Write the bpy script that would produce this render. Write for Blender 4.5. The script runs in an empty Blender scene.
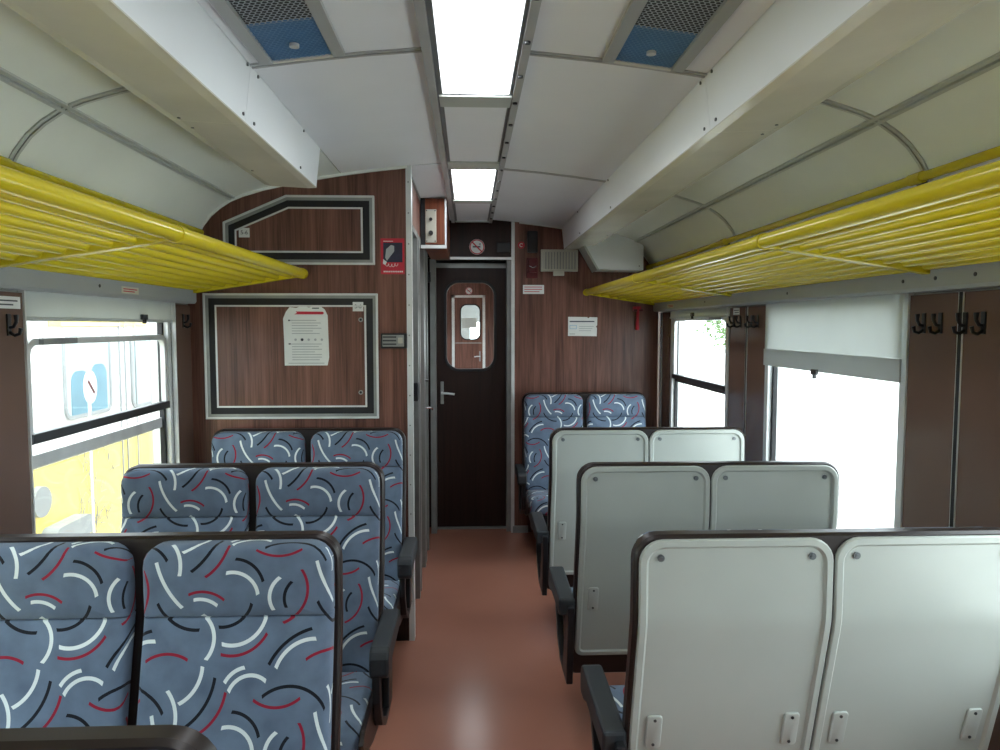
import bpy, bmesh, math, random
from mathutils import Vector
random.seed(7)
SC = bpy.context.scene
COL = SC.collection
PI = math.pi

# ---------------------------------------------------------------- camera
FPX = 730.0
TH = math.atan(49 / FPX)
PS = math.atan(31 / FPX * math.cos(TH))
cam = bpy.data.cameras.new('camera')
cam.sensor_width = 36.0
cam.lens = FPX / 1000 * 36.0
cam.clip_start = 0.02
cam_o = bpy.data.objects.new('camera', cam)
COL.objects.link(cam_o)
cam_o.location = (-0.04, 0.0, 1.55)
cam_o.rotation_euler = (PI / 2 - TH, 0, -PS)
SC.camera = cam_o

# ---------------------------------------------------------------- sky and exposure
SKY = 7.0
w = bpy.data.worlds.new('overcast_sky')
SC.world = w
w.use_nodes = True
bg = w.node_tree.nodes['Background']
bg.inputs['Color'].default_value = (0.86, 0.95, 1.0, 1)
bg.inputs['Strength'].default_value = SKY
SC.view_settings.view_transform = 'Standard'
SC.view_settings.look = 'None'
SC.view_settings.gamma = 1.0
SC.view_settings.use_curve_mapping = False
SC.view_settings.exposure = 0.2
LAMP = 10.0


# ---------------------------------------------------------------- materials
def lin(c):
    if isinstance(c, str):
        c = tuple(int(c[i:i + 2], 16) / 255 for i in (0, 2, 4))
    return tuple(((v / 12.92) if v <= 0.04045 else ((v + 0.055) / 1.055) ** 2.4) for v in c) + (1.0,)


MATS = {}


def newmat(name):
    m = bpy.data.materials.new(name)
    m.use_nodes = True
    nt = m.node_tree
    return m, nt, nt.nodes['Principled BSDF']


def mat(name, col, rough=0.5, metal=0.0, var=0.12, vscale=6.0, bump=0.0, bscale=80.0, coat=0.0, stretch=None, spec=0.5):
    """plain coloured material with a little procedural wear and unevenness"""
    m, nt, b = newmat(name)
    N, L = nt.nodes, nt.links
    c = lin(col)
    tc = N.new('ShaderNodeTexCoord')
    src = tc.outputs['Object']
    if stretch:
        mp = N.new('ShaderNodeMapping')
        mp.inputs['Scale'].default_value = stretch
        L.new(src, mp.inputs['Vector'])
        src = mp.outputs['Vector']
    nz = N.new('ShaderNodeTexNoise')
    nz.inputs['Scale'].default_value = vscale
    nz.inputs['Detail'].default_value = 5
    L.new(src, nz.inputs['Vector'])
    rp = N.new('ShaderNodeValToRGB')
    rp.color_ramp.elements[0].position = 0.3
    rp.color_ramp.elements[1].position = 0.7
    rp.color_ramp.elements[0].color = tuple(v * (1 - var) for v in c[:3]) + (1,)
    rp.color_ramp.elements[1].color = tuple(min(1, v * (1 + var * 0.6)) for v in c[:3]) + (1,)
    L.new(nz.outputs['Fac'], rp.inputs['Fac'])
    L.new(rp.outputs['Color'], b.inputs['Base Color'])
    b.inputs['Roughness'].default_value = rough
    b.inputs['Metallic'].default_value = metal
    b.inputs['Specular IOR Level'].default_value = spec
    if coat:
        b.inputs['Coat Weight'].default_value = coat
        b.inputs['Coat Roughness'].default_value = 0.12
    if bump:
        n2 = N.new('ShaderNodeTexNoise')
        n2.inputs['Scale'].default_value = bscale
        n2.inputs['Detail'].default_value = 3
        L.new(src, n2.inputs['Vector'])
        bp = N.new('ShaderNodeBump')
        bp.inputs['Strength'].default_value = bump
        bp.inputs['Distance'].default_value = 0.004
        L.new(n2.outputs['Fac'], bp.inputs['Height'])
        L.new(bp.outputs['Normal'], b.inputs['Normal'])
    MATS[name] = m
    return m


def wood(name, dark, light, rough=0.35, coat=0.12, band=2.2):
    m, nt, b = newmat(name)
    N, L = nt.nodes, nt.links
    tc = N.new('ShaderNodeTexCoord')
    mp = N.new('ShaderNodeMapping')
    mp.inputs['Scale'].default_value = (9.0, 9.0, 0.45)
    L.new(tc.outputs['Object'], mp.inputs['Vector'])
    n1 = N.new('ShaderNodeTexNoise')
    n1.inputs['Scale'].default_value = band
    n1.inputs['Detail'].default_value = 6
    n1.inputs['Roughness'].default_value = 0.62
    n1.inputs['Distortion'].default_value = 0.5
    L.new(mp.outputs['Vector'], n1.inputs['Vector'])
    mp2 = N.new('ShaderNodeMapping')
    mp2.inputs['Scale'].default_value = (120.0, 120.0, 2.5)
    L.new(tc.outputs['Object'], mp2.inputs['Vector'])
    n2 = N.new('ShaderNodeTexNoise')
    n2.inputs['Scale'].default_value = 1.6
    n2.inputs['Detail'].default_value = 4
    L.new(mp2.outputs['Vector'], n2.inputs['Vector'])
    mx = N.new('ShaderNodeMath')
    mx.operation = 'MULTIPLY_ADD'
    mx.inputs[1].default_value = 0.35
    L.new(n2.outputs['Fac'], mx.inputs[0])
    mu = N.new('ShaderNodeMath')
    mu.operation = 'MULTIPLY'
    mu.inputs[1].default_value = 0.68
    L.new(n1.outputs['Fac'], mu.inputs[0])
    L.new(mu.outputs[0], mx.inputs[2])
    rp = N.new('ShaderNodeValToRGB')
    rp.color_ramp.elements[0].position = 0.36
    rp.color_ramp.elements[1].position = 0.66
    rp.color_ramp.elements[0].color = lin(dark)
    rp.color_ramp.elements[1].color = lin(light)
    L.new(mx.outputs[0], rp.inputs['Fac'])
    L.new(rp.outputs['Color'], b.inputs['Base Color'])
    b.inputs['Roughness'].default_value = rough
    b.inputs['Specular IOR Level'].default_value = 0.3
    b.inputs['Coat Weight'].default_value = coat
    b.inputs['Coat Roughness'].default_value = 0.25
    MATS[name] = m
    return m


def emit(name, col, strength):
    m, nt, b = newmat(name)
    N, L = nt.nodes, nt.links
    b.inputs['Base Color'].default_value = lin(col)
    b.inputs['Emission Color'].default_value = lin(col)
    nz = N.new('ShaderNodeTexNoise')
    nz.inputs['Scale'].default_value = 3.0
    mr = N.new('ShaderNodeMapRange')
    mr.inputs['To Min'].default_value = strength * 0.95
    mr.inputs['To Max'].default_value = strength * 1.05
    L.new(nz.outputs['Fac'], mr.inputs['Value'])
    L.new(mr.outputs['Result'], b.inputs['Emission Strength'])
    MATS[name] = m
    return m


def glass(name, tint=(0.97, 0.99, 0.99)):
    m = bpy.data.materials.new(name)
    m.use_nodes = True
    nt = m.node_tree
    N, L = nt.nodes, nt.links
    N.remove(N['Principled BSDF'])
    tr = N.new('ShaderNodeBsdfTransparent')
    tr.inputs['Color'].default_value = tint + (1,)
    gl = N.new('ShaderNodeBsdfGlossy')
    gl.inputs['Roughness'].default_value = 0.02
    lw = N.new('ShaderNodeLayerWeight')
    pw = N.new('ShaderNodeMath')
    pw.operation = 'POWER'
    pw.inputs[1].default_value = 5.0
    L.new(lw.outputs['Facing'], pw.inputs[0])
    fr = N.new('ShaderNodeMath')
    fr.operation = 'MULTIPLY_ADD'
    fr.inputs[1].default_value = 0.9
    fr.inputs[2].default_value = 0.035
    L.new(pw.outputs[0], fr.inputs[0])
    mx = N.new('ShaderNodeMixShader')
    L.new(fr.outputs[0], mx.inputs['Fac'])
    L.new(tr.outputs[0], mx.inputs[1])
    L.new(gl.outputs[0], mx.inputs[2])
    L.new(mx.outputs[0], N['Material Output'].inputs['Surface'])
    MATS[name] = m
    return m


def blind_mat(name, col, trans):
    """woven blind cloth that lets some daylight through"""
    m = bpy.data.materials.new(name)
    m.use_nodes = True
    nt = m.node_tree
    N, L = nt.nodes, nt.links
    N.remove(N['Principled BSDF'])
    tc = N.new('ShaderNodeTexCoord')
    nz = N.new('ShaderNodeTexNoise')
    nz.inputs['Scale'].default_value = 5
    nz.inputs['Detail'].default_value = 4
    L.new(tc.outputs['Object'], nz.inputs['Vector'])
    c = lin(col)
    rp = N.new('ShaderNodeValToRGB')
    rp.color_ramp.elements[0].color = tuple(v * 0.88 for v in c[:3]) + (1,)
    rp.color_ramp.elements[1].color = c
    L.new(nz.outputs['Fac'], rp.inputs['Fac'])
    d = N.new('ShaderNodeBsdfDiffuse')
    t = N.new('ShaderNodeBsdfTranslucent')
    L.new(rp.outputs['Color'], d.inputs['Color'])
    L.new(rp.outputs['Color'], t.inputs['Color'])
    mx = N.new('ShaderNodeMixShader')
    mx.inputs['Fac'].default_value = trans
    L.new(d.outputs[0], mx.inputs[1])
    L.new(t.outputs[0], mx.inputs[2])
    L.new(mx.outputs[0], N['Material Output'].inputs['Surface'])
    MATS[name] = m
    return m


# printed upholstery: arcs of one pattern repeat, (colour, start, middle, end) in print units
ARCS = [
    ('w', (195, 35), (237, 120), (235, 207)),
    ('w', (350, -67), (318, 35), (250, 92)), ('k', (410, -18), (365, 110), (290, 187)),
    ('r', (462, 45), (425, 145), (355, 213)), ('w', (130, 140), (172, 262), (245, 360)),
    ('r', (275, 297), (350, 283), (440, 325)), ('w', (298, 322), (355, 322), (407, 352)),
    ('k', (130, 338), (210, 435), (325, 463)), ('w', (335, 395), (395, 500), (362, 592)),
    ('k', (413, 452), (505, 430), (567, 342)), ('k', (495, 128), (570, 155), (623, 238)),
    ('w', (452, 195), (540, 207), (597, 300)), ('w', (703, 218), (652, 300), (668, 378)),
    ('k', (757, 240), (722, 300), (728, 367)), ('r', (803, 183), (820, 330), (712, 438)),
    ('r', (590, 80), (700, 115), (805, 78)), ('k', (630, 68), (790, 30), (925, 135)),
    ('w', (633, 405), (560, 510), (432, 525)), ('r', (430, 570), (545, 565), (640, 482)),
    ('k', (655, 618), (735, 520), (850, 465)), ('w', (688, 633), (760, 540), (870, 510)),
    ('r', (80, 600), (180, 565), (280, 592)), ('w', (455, 692), (490, 650), (545, 627)),
    ('w', (475, 730), (545, 665), (645, 688)),
]
PU = 0.000475
TW, TH_ = 745 * PU, 686 * PU


def fabric():
    m, nt, b = newmat('printed_upholstery')
    N, L = nt.nodes, nt.links
    uv = N.new('ShaderNodeUVMap')
    uv.uv_map = 'UVMap'

    def math_(op, a, bb, clamp=False):
        n = N.new('ShaderNodeMath')
        n.operation = op
        for i, v in enumerate((a, bb)):
            if v is None:
                continue
            if isinstance(v, (int, float)):
                n.inputs[i].default_value = v
            else:
                L.new(v, n.inputs[i])
        return n.outputs[0]

    masks = {'w': None, 'k': None, 'r': None}
    half = {'w': 8.6 * PU, 'k': 7.4 * PU, 'r': 6.6 * PU}
    for colr, p0, p1, p2 in ARCS:
        P = [(p[0] * PU, -p[1] * PU) for p in (p0, p1, p2)]
        (ax, ay), (bx, by), (cx, cy) = P
        d = 2 * (ax * (by - cy) + bx * (cy - ay) + cx * (ay - by))
        ux = ((ax * ax + ay * ay) * (by - cy) + (bx * bx + by * by) * (cy - ay) + (cx * cx + cy * cy) * (ay - by)) / d
        uy = ((ax * ax + ay * ay) * (cx - bx) + (bx * bx + by * by) * (ax - cx) + (cx * cx + cy * cy) * (bx - ax)) / d
        R = math.hypot(ax - ux, ay - uy)
        # true middle of the arc
        mx, my = (ax + cx) / 2, (ay + cy) / 2
        l = math.hypot(mx - ux, my - uy)
        s = R / l if ((mx - ux) * (bx - ux) + (my - uy) * (by - uy)) > 0 else -R / l
        mx, my = ux + (mx - ux) * s, uy + (my - uy) * s
        rad = math.hypot(ax - mx, ay - my)
        sub = N.new('ShaderNodeVectorMath')
        sub.operation = 'SUBTRACT'
        L.new(uv.outputs['UV'], sub.inputs[0])
        sub.inputs[1].default_value = (mx, my, 0)
        wr = N.new('ShaderNodeVectorMath')
        wr.operation = 'WRAP'
        L.new(sub.outputs[0], wr.inputs[0])
        wr.inputs[1].default_value = (TW / 2, TH_ / 2, 1)
        wr.inputs[2].default_value = (-TW / 2, -TH_ / 2, -1)
        ln = N.new('ShaderNodeVectorMath')
        ln.operation = 'LENGTH'
        L.new(wr.outputs[0], ln.inputs[0])
        ds = N.new('ShaderNodeVectorMath')
        ds.operation = 'DISTANCE'
        L.new(wr.outputs[0], ds.inputs[0])
        ds.inputs[1].default_value = (ux - mx, uy - my, 0)
        ring = math_('COMPARE', ds.outputs['Value'], R)
        ring.node.inputs[2].default_value = half[colr]
        ins = math_('LESS_THAN', ln.outputs['Value'], rad)
        a = math_('MULTIPLY', ring, ins)
        masks[colr] = a if masks[colr] is None else math_('MAXIMUM', masks[colr], a)
    nz = N.new('ShaderNodeTexNoise')
    nz.inputs['Scale'].default_value = 14
    nz.inputs['Detail'].default_value = 6
    L.new(uv.outputs['UV'], nz.inputs['Vector'])
    rp = N.new('ShaderNodeValToRGB')
    rp.color_ramp.elements[0].position = 0.3
    rp.color_ramp.elements[1].position = 0.72
    rp.color_ramp.elements[0].color = lin('566579')
    rp.color_ramp.elements[1].color = lin('6a7b90')
    L.new(nz.outputs['Fac'], rp.inputs['Fac'])
    cur = rp.outputs['Color']
    for k, colr in (('r', '8e1f35'), ('k', '14171f'), ('w', 'd9e3e4')):
        mxn = N.new('ShaderNodeMix')
        mxn.data_type = 'RGBA'
        L.new(masks[k], mxn.inputs['Factor'])
        L.new(cur, mxn.inputs['A'])
        mxn.inputs['B'].default_value = lin(colr)
        cur = mxn.outputs['Result']
    L.new(cur, b.inputs['Base Color'])
    b.inputs['Roughness'].default_value = 0.92
    b.inputs['Specular IOR Level'].default_value = 0.2
    b.inputs['Sheen Weight'].default_value = 0.15
    n2 = N.new('ShaderNodeTexNoise')
    n2.inputs['Scale'].default_value = 900
    L.new(uv.outputs['UV'], n2.inputs['Vector'])
    bp = N.new('ShaderNodeBump')
    bp.inputs['Strength'].default_value = 0.25
    bp.inputs['Distance'].default_value = 0.002
    L.new(n2.outputs['Fac'], bp.inputs['Height'])
    L.new(bp.outputs['Normal'], b.inputs['Normal'])
    MATS['fabric'] = m


fabric()
mat('lino', 'a4705f', 0.2, var=0.10, vscale=1.4, bump=0.015, bscale=40, spec=0.22)
mat('white_ceiling', 'e6eaee', 0.38, var=0.05, vscale=1.5, spec=0.4)
mat('cove_white', 'eef4ef', 0.22, var=0.06, vscale=2.0)
mat('duct_side', 'e6ebee', 0.35, var=0.04, vscale=2)
mat('duct_under', 'e0e0d4', 0.16, var=0.10, vscale=3.0)
mat('beam_grey', 'a3a8a8', 0.3, var=0.06, vscale=2)
mat('alu', 'd6d9d8', 0.36, 0.2, var=0.12, vscale=9)
mat('alu_dull', '939694', 0.42, 0.45, var=0.15, vscale=9)
mat('steel_dark', '4a4c4e', 0.4, 0.7, var=0.15)
mat('screw_grey', '6f7476', 0.35, 0.5, var=0.1)
mat('chrome', 'd0d0d0', 0.15, 1.0, var=0.05)
mat('gasket', '17181c', 0.6, var=0.2)
mat('black_plastic', '14161a', 0.42, var=0.2)
mat('arm_rubber', '242a2f', 0.5, var=0.15, bump=0.1, bscale=300)
mat('seat_brown', '211715', 0.38, var=0.15)
mat('seat_white', 'abb1ab', 0.3, var=0.05, vscale=4)
mat('plate_white', 'b3bab5', 0.35, var=0.04)
mat('laminate', '6b554b', 0.16, var=0.05, vscale=2)
mat('yellow', 'd2c01c', 0.2, var=0.05, vscale=3)
mat('rim_brown', '33231f', 0.4, var=0.1)
mat('paper', 'dfe2e0', 0.7, var=0.06, vscale=12)
mat('paper_old', 'cfcdbb', 0.7, var=0.08, vscale=12)
mat('ink', '3c4148', 0.7, var=0.1)
mat('ink_pale', 'a9adb0', 0.7, var=0.1)
mat('ink_blue', '7fb2d6', 0.7, var=0.1)
mat('red_print', 'c02238', 0.45, var=0.08)
mat('dark_red', '5a1216', 0.4, var=0.2)
mat('navy_print', '1c1d3a', 0.45, var=0.4, vscale=30)
mat('cream_plate', 'b4b3a6', 0.4, var=0.06)
mat('vent_blue', '3d74a8', 0.4, var=0.2, vscale=12)
mat('vent_dark', '23292e', 0.6, var=0.2)
mat('grille', 'a9b3ba', 0.4, 0.2, var=0.1)
mat('grille_blue', '5f8fb8', 0.4, 0.1, var=0.15, vscale=20)
mat('seam_light', 'bcc1be', 0.3, 0.1, var=0.08)
mat('rail_grey', 'a9acac', 0.4, 0.1, var=0.1)
mat('rail_dark', '6b6e6f', 0.4, 0.2, var=0.1)
mat('wall_grey', '8a8b86', 0.5, var=0.08)
mat('ballast', 'd8d5ce', 0.9, var=0.12, vscale=14, bump=0.5, bscale=30)
mat('car_white', 'e9ebe8', 0.35, var=0.03)
mat('car_yellow', 'fbe07a', 0.4, var=0.06)
mat('car_grey', '9fa3a3', 0.5, var=0.1)
mat('car_pane', 'cfe2e6', 0.1, var=0.12, vscale=2)
mat('reflection_blue', '6f97a6', 0.5, var=0.1)
mat('leaf', '5f7d45', 0.7, var=0.5, vscale=4)
mat('bark', '5a4a3c', 0.9, var=0.3)
mat('roof_red', 'b98f84', 0.8, var=0.2)
mat('render_white', 'd9d6cd', 0.8, var=0.08)
wood('wood', '452a23', '835b4e')
wood('wood_dark', '1d110e', '321e18', rough=0.5, coat=0.03)
wood('wood_orange', '5a2f20', '8a4e34')
emit('lamp_glow', 'f6fbff', LAMP)
glass('window_glass')
blind_mat('blind_cloth', 'd0d6d4', 0.14)
blind_mat('blind_hem', 'c6cbcc', 0.16)


# ---------------------------------------------------------------- mesh helpers
OFF = {}


class MB:
    def __init__(s):
        s.bm = bmesh.new()
        s.uv = None

    def box(s, x0, x1, y0, y1, z0, z1):
        v = [s.bm.verts.new((x, y, z)) for x in (x0, x1) for y in (y0, y1) for z in (z0, z1)]
        for f in ((0, 1, 3, 2), (4, 6, 7, 5), (0, 4, 5, 1), (2, 3, 7, 6), (0, 2, 6, 4), (1, 5, 7, 3)):
            s.bm.faces.new([v[i] for i in f])
        return s

    def prism(s, poly, axis, a0, a1):
        """poly of 2D points extruded along an axis; the two other axes keep their order"""
        def P(p, a):
            return {'x': (a, p[0], p[1]), 'y': (p[0], a, p[1]), 'z': (p[0], p[1], a)}[axis]
        A = [s.bm.verts.new(P(p, a0)) for p in poly]
        Bv = [s.bm.verts.new(P(p, a1)) for p in poly]
        n = len(poly)
        s.bm.faces.new(A)
        s.bm.faces.new(Bv[::-1])
        for i in range(n):
            j = (i + 1) % n
            s.bm.faces.new((A[i], A[j], Bv[j], Bv[i]))
        return s

    def frame(s, outer, inner, axis, a0, a1):
        """ring between two polygons of equal length, extruded"""
        def P(p, a):
            return {'x': (a, p[0], p[1]), 'y': (p[0], a, p[1]), 'z': (p[0], p[1], a)}[axis]
        n = len(outer)
        R = [[s.bm.verts.new(P(p, a)) for p in q] for q in (outer, inner) for a in (a0, a1)]
        o0, o1, i0, i1 = R
        for i in range(n):
            j = (i + 1) % n
            s.bm.faces.new((o0[i], o0[j], o1[j], o1[i]))
            s.bm.faces.new((i0[j], i0[i], i1[i], i1[j]))
            s.bm.faces.new((o0[j], o0[i], i0[i], i0[j]))
            s.bm.faces.new((o1[i], o1[j], i1[j], i1[i]))
        return s

    def tube(s, pts, r, seg=10, caps=True, rz=None):
        pts = [Vector(p) for p in pts]
        rings = []
        up0 = None
        for i, p in enumerate(pts):
            if i == 0:
                t = pts[1] - p
            elif i == len(pts) - 1:
                t = p - pts[i - 1]
            else:
                t = (pts[i + 1] - p).normalized() + (p - pts[i - 1]).normalized()
            t.normalize()
            if up0 is None:
                up0 = Vector((0, 0, 1)) if abs(t.z) < 0.9 else Vector((1, 0, 0))
            a = t.cross(up0).normalized()
            b2 = a.cross(t).normalized()
            up0 = b2
            rr_ = r[i] if isinstance(r, (list, tuple)) else r
            rings.append([s.bm.verts.new(p + a * rr_ * math.cos(2 * PI * k / seg) + b2 * rr_ * (rz or 1) * math.sin(2 * PI * k / seg)) for k in range(seg)])
        for q0, q1 in zip(rings, rings[1:]):
            for k in range(seg):
                j = (k + 1) % seg
                s.bm.faces.new((q0[k], q0[j], q1[j], q1[k]))
        if caps:
            s.bm.faces.new(rings[0][::-1])
            s.bm.faces.new(rings[-1])
        return s

    def cyl(s, p, axis, r, h, seg=16):
        d = {'x': (1, 0, 0), 'y': (0, 1, 0), 'z': (0, 0, 1)}[axis]
        p = Vector(p)
        return s.tube([p, p + Vector(d) * h], r, seg)

    def rings(s, loops, cap0=True, cap1=True):
        R = [[s.bm.verts.new(p) for p in lp] for lp in loops]
        n = len(R[0])
        for a, b2 in zip(R, R[1:]):
            for i in range(n):
                j = (i + 1) % n
                s.bm.faces.new((a[i], a[j], b2[j], b2[i]))
        if cap0:
            s.bm.faces.new(R[0][::-1])
        if cap1:
            s.bm.faces.new(R[-1])
        return R

    def sheet(s, prof, y0, y1, t=0.008):
        """an (x, z) profile swept along y with thickness t upwards"""
        lo = [[s.bm.verts.new((x, y, z)) for x, z in prof] for y in (y0, y1)]
        hi = [[s.bm.verts.new((x, y, z + t)) for x, z in prof] for y in (y0, y1)]
        for i in range(len(prof) - 1):
            s.bm.faces.new((lo[0][i], lo[0][i + 1], lo[1][i + 1], lo[1][i]))
            s.bm.faces.new((hi[0][i + 1], hi[0][i], hi[1][i], hi[1][i + 1]))
            s.bm.faces.new((lo[0][i + 1], lo[0][i], hi[0][i], hi[0][i + 1]))
            s.bm.faces.new((lo[1][i], lo[1][i + 1], hi[1][i + 1], hi[1][i]))
        for i in (0, len(prof) - 1):
            s.bm.faces.new((lo[0][i], lo[1][i], hi[1][i], hi[0][i]))
        return s

    def build(s, name, m, parent=None, smooth=None, bevel=0.0, segs=2):
        bm = s.bm
        bmesh.ops.recalc_face_normals(bm, faces=bm.faces[:])
        if bevel:
            ed = [e for e in bm.edges if len(e.link_faces) == 2 and e.calc_face_angle(0) > 0.5]
            bmesh.ops.bevel(bm, geom=ed, offset=bevel, segments=segs, profile=0.5, affect='EDGES', clamp_overlap=True)
        off = OFF.get(parent.name) if parent else None
        if parent is None:
            xs = [v.co for v in bm.verts]
            mn = [min(v[i] for v in xs) for i in range(3)]
            mxx = [max(v[i] for v in xs) for i in range(3)]
            off = Vector(((mn[0] + mxx[0]) / 2, (mn[1] + mxx[1]) / 2, mn[2]))
        if off is not None:
            bmesh.ops.translate(bm, verts=bm.verts[:], vec=-Vector(off))
        me = bpy.data.meshes.new(name)
        bm.to_mesh(me)
        bm.free()
        me.materials.append(MATS[m])
        if smooth is not None:
            me.polygons.foreach_set('use_smooth', [True] * len(me.polygons))
            me.set_sharp_from_angle(angle=math.radians(smooth))
        o = bpy.data.objects.new(name, me)
        COL.objects.link(o)
        if parent is None:
            o.location = off
            OFF[o.name] = Vector(off)
        else:
            o.parent = parent
            OFF[o.name] = Vector(off)
        return o


def tag(o, label, cat, group=None, kind=None):
    o['label'] = label
    o['category'] = cat
    if group:
        o['group'] = group
    if kind:
        o['kind'] = kind
    return o


def thing(name, label, cat, loc=(0, 0, 0), group=None, kind=None):
    o = bpy.data.objects.new(name, None)
    o.empty_display_size = 0.05
    COL.objects.link(o)
    o.location = loc
    OFF[o.name] = Vector(loc)
    return tag(o, label, cat, group, kind)


def copy_tree(o, parent=None):
    c = o.copy()
    COL.objects.link(c)
    c.parent = parent
    for ch in o.children:
        copy_tree(ch, c)
    return c


def bx(name, m, parent, x0, x1, y0, y1, z0, z1, bevel=0.0):
    return MB().box(x0, x1, y0, y1, z0, z1).build(name, m, parent, bevel=bevel)


def rr(x0, x1, z0, z1, rt, rb, n=6, sub=1):
    """rounded rectangle outline, counter-clockwise, rt/rb = top/bottom corner radius"""
    pts = []
    for cx, cz, r, a0 in ((x1 - rb, z0 + rb, rb, -PI / 2), (x1 - rt, z1 - rt, rt, 0), (x0 + rt, z1 - rt, rt, PI / 2), (x0 + rb, z0 + rb, rb, PI)):
        for k in range(n + 1):
            a = a0 + PI / 2 * k / n
            pts.append((cx + r * math.cos(a), cz + r * math.sin(a)))
    return pts


def text_part(s, size, loc, rot, m, parent, name='lettering'):
    cu = bpy.data.curves.new('lettering', 'FONT')
    cu.body = s
    cu.size = size
    cu.align_x = 'CENTER'
    cu.align_y = 'CENTER'
    cu.extrude = 0.0003
    t = bpy.data.objects.new('lettering_source', cu)
    COL.objects.link(t)
    dg = bpy.context.evaluated_depsgraph_get()
    me = bpy.data.meshes.new_from_object(t.evaluated_get(dg))
    bpy.data.objects.remove(t)
    me.materials.clear()
    me.materials.append(MATS[m])
    o = bpy.data.objects.new(name, me)
    COL.objects.link(o)
    o.parent = parent
    o.location = Vector(loc) - OFF[parent.name]
    o.rotation_euler = rot
    return o


# ---------------------------------------------------------------- room shell
YP, YF, YB = 3.53, 5.40, -2.0      # left partition, far wall, rear end of the modelled saloon
XW = {-1: 1.372, 1: 1.392}
PROF = [(0.125, 2.325), (0.32, 2.308), (0.48, 2.29), (0.64, 2.268), (0.85, 2.232), (1.0, 2.198), (1.10, 2.168), (1.16, 2.143), (1.21, 2.110),
        (1.25, 2.075), (1.285, 2.03), (1.31, 1.985), (1.33, 1.94), (1.345, 1.88)]


def cut(x0, x1):
    def z(x):
        for (a, za), (b, zb) in zip(PROF, PROF[1:]):
            if a <= x <= b:
                return za + (zb - za) * (x - a) / (b - a)
        return PROF[0][1] if x < PROF[0][0] else PROF[-1][1]
    return [(x0, z(x0))] + [p for p in PROF if x0 + 1e-4 < p[0] < x1 - 1e-4] + [(x1, z(x1))]


def flip(p, sx):
    return [(x * sx, z) for x, z in p]


fl = MB().box(-1.45, 1.45, YB, YF + 0.25, -0.06, 0.0).build('floor', 'lino')
tag(fl, 'reddish brown linoleum floor of the train aisle', 'floor', kind='structure')

full = [(-1.47, 1.9), (-1.36, 1.95)] + flip(PROF[::-1], -1)[1:] + PROF[:-1] + [(1.36, 1.95), (1.47, 1.9)]
ce = MB().sheet([(x, z + 0.012) for x, z in full], YB, YF + 0.3, 0.03).build('ceiling', 'wall_grey')
tag(ce, 'white panelled carriage ceiling curving down to both side walls', 'ceiling', kind='structure')
for sx in (-1, 1):
    ys = [YB, -1.1, 0.48, 2.10, YP] if sx < 0 else [YB, -1.05, 0.52, 2.12, 3.66, YF]
    for a, b in zip(ys, ys[1:]):
        for x0, x1, m in ((0.13, 0.64, 'white_ceiling'), (0.645, 1.14, 'cove_white'), (1.152, 1.345, 'cove_white')):
            MB().sheet(flip(cut(x0, x1), sx), a + 0.004, b - 0.004, 0.006).build('ceiling_panel', m, ce, smooth=40)
    for y in ys[1:-1]:
        for d in (-0.010, 0.010):
            p = [(x, z - 0.004) for x, z in cut(0.135, 0.64)]
            MB().sheet(flip(p, sx), y + d - 0.005, y + d + 0.005, 0.006).build('seam_strip', 'rail_grey', ce, smooth=40)
            p = [(x - 0.002, z - 0.005) for x, z in cut(0.87, 1.345)]
            MB().sheet(flip(p, sx), y + d - 0.006, y + d + 0.006, 0.006).build('seam_strip', 'seam_light', ce, smooth=40)
    for d in (-0.009, 0.009):
        p = [(x, z - 0.006) for x, z in cut(1.146 + d - 0.005, 1.146 + d + 0.005)]
        MB().sheet(flip(p, sx), YB, ys[-1], 0.007).build('seam_strip', 'seam_light', ce)
# corridor side of the ceiling beyond the left partition
MB().sheet([(-0.34, 2.305), (-0.13, 2.322)], YP + 0.004, 5.396, 0.006).build('ceiling_panel', 'white_ceiling', ce)
MB().box(-0.34, -0.325, YP + 0.004, 4.4, 2.29, 2.306).build('seam_strip', 'alu_dull', ce)

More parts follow.
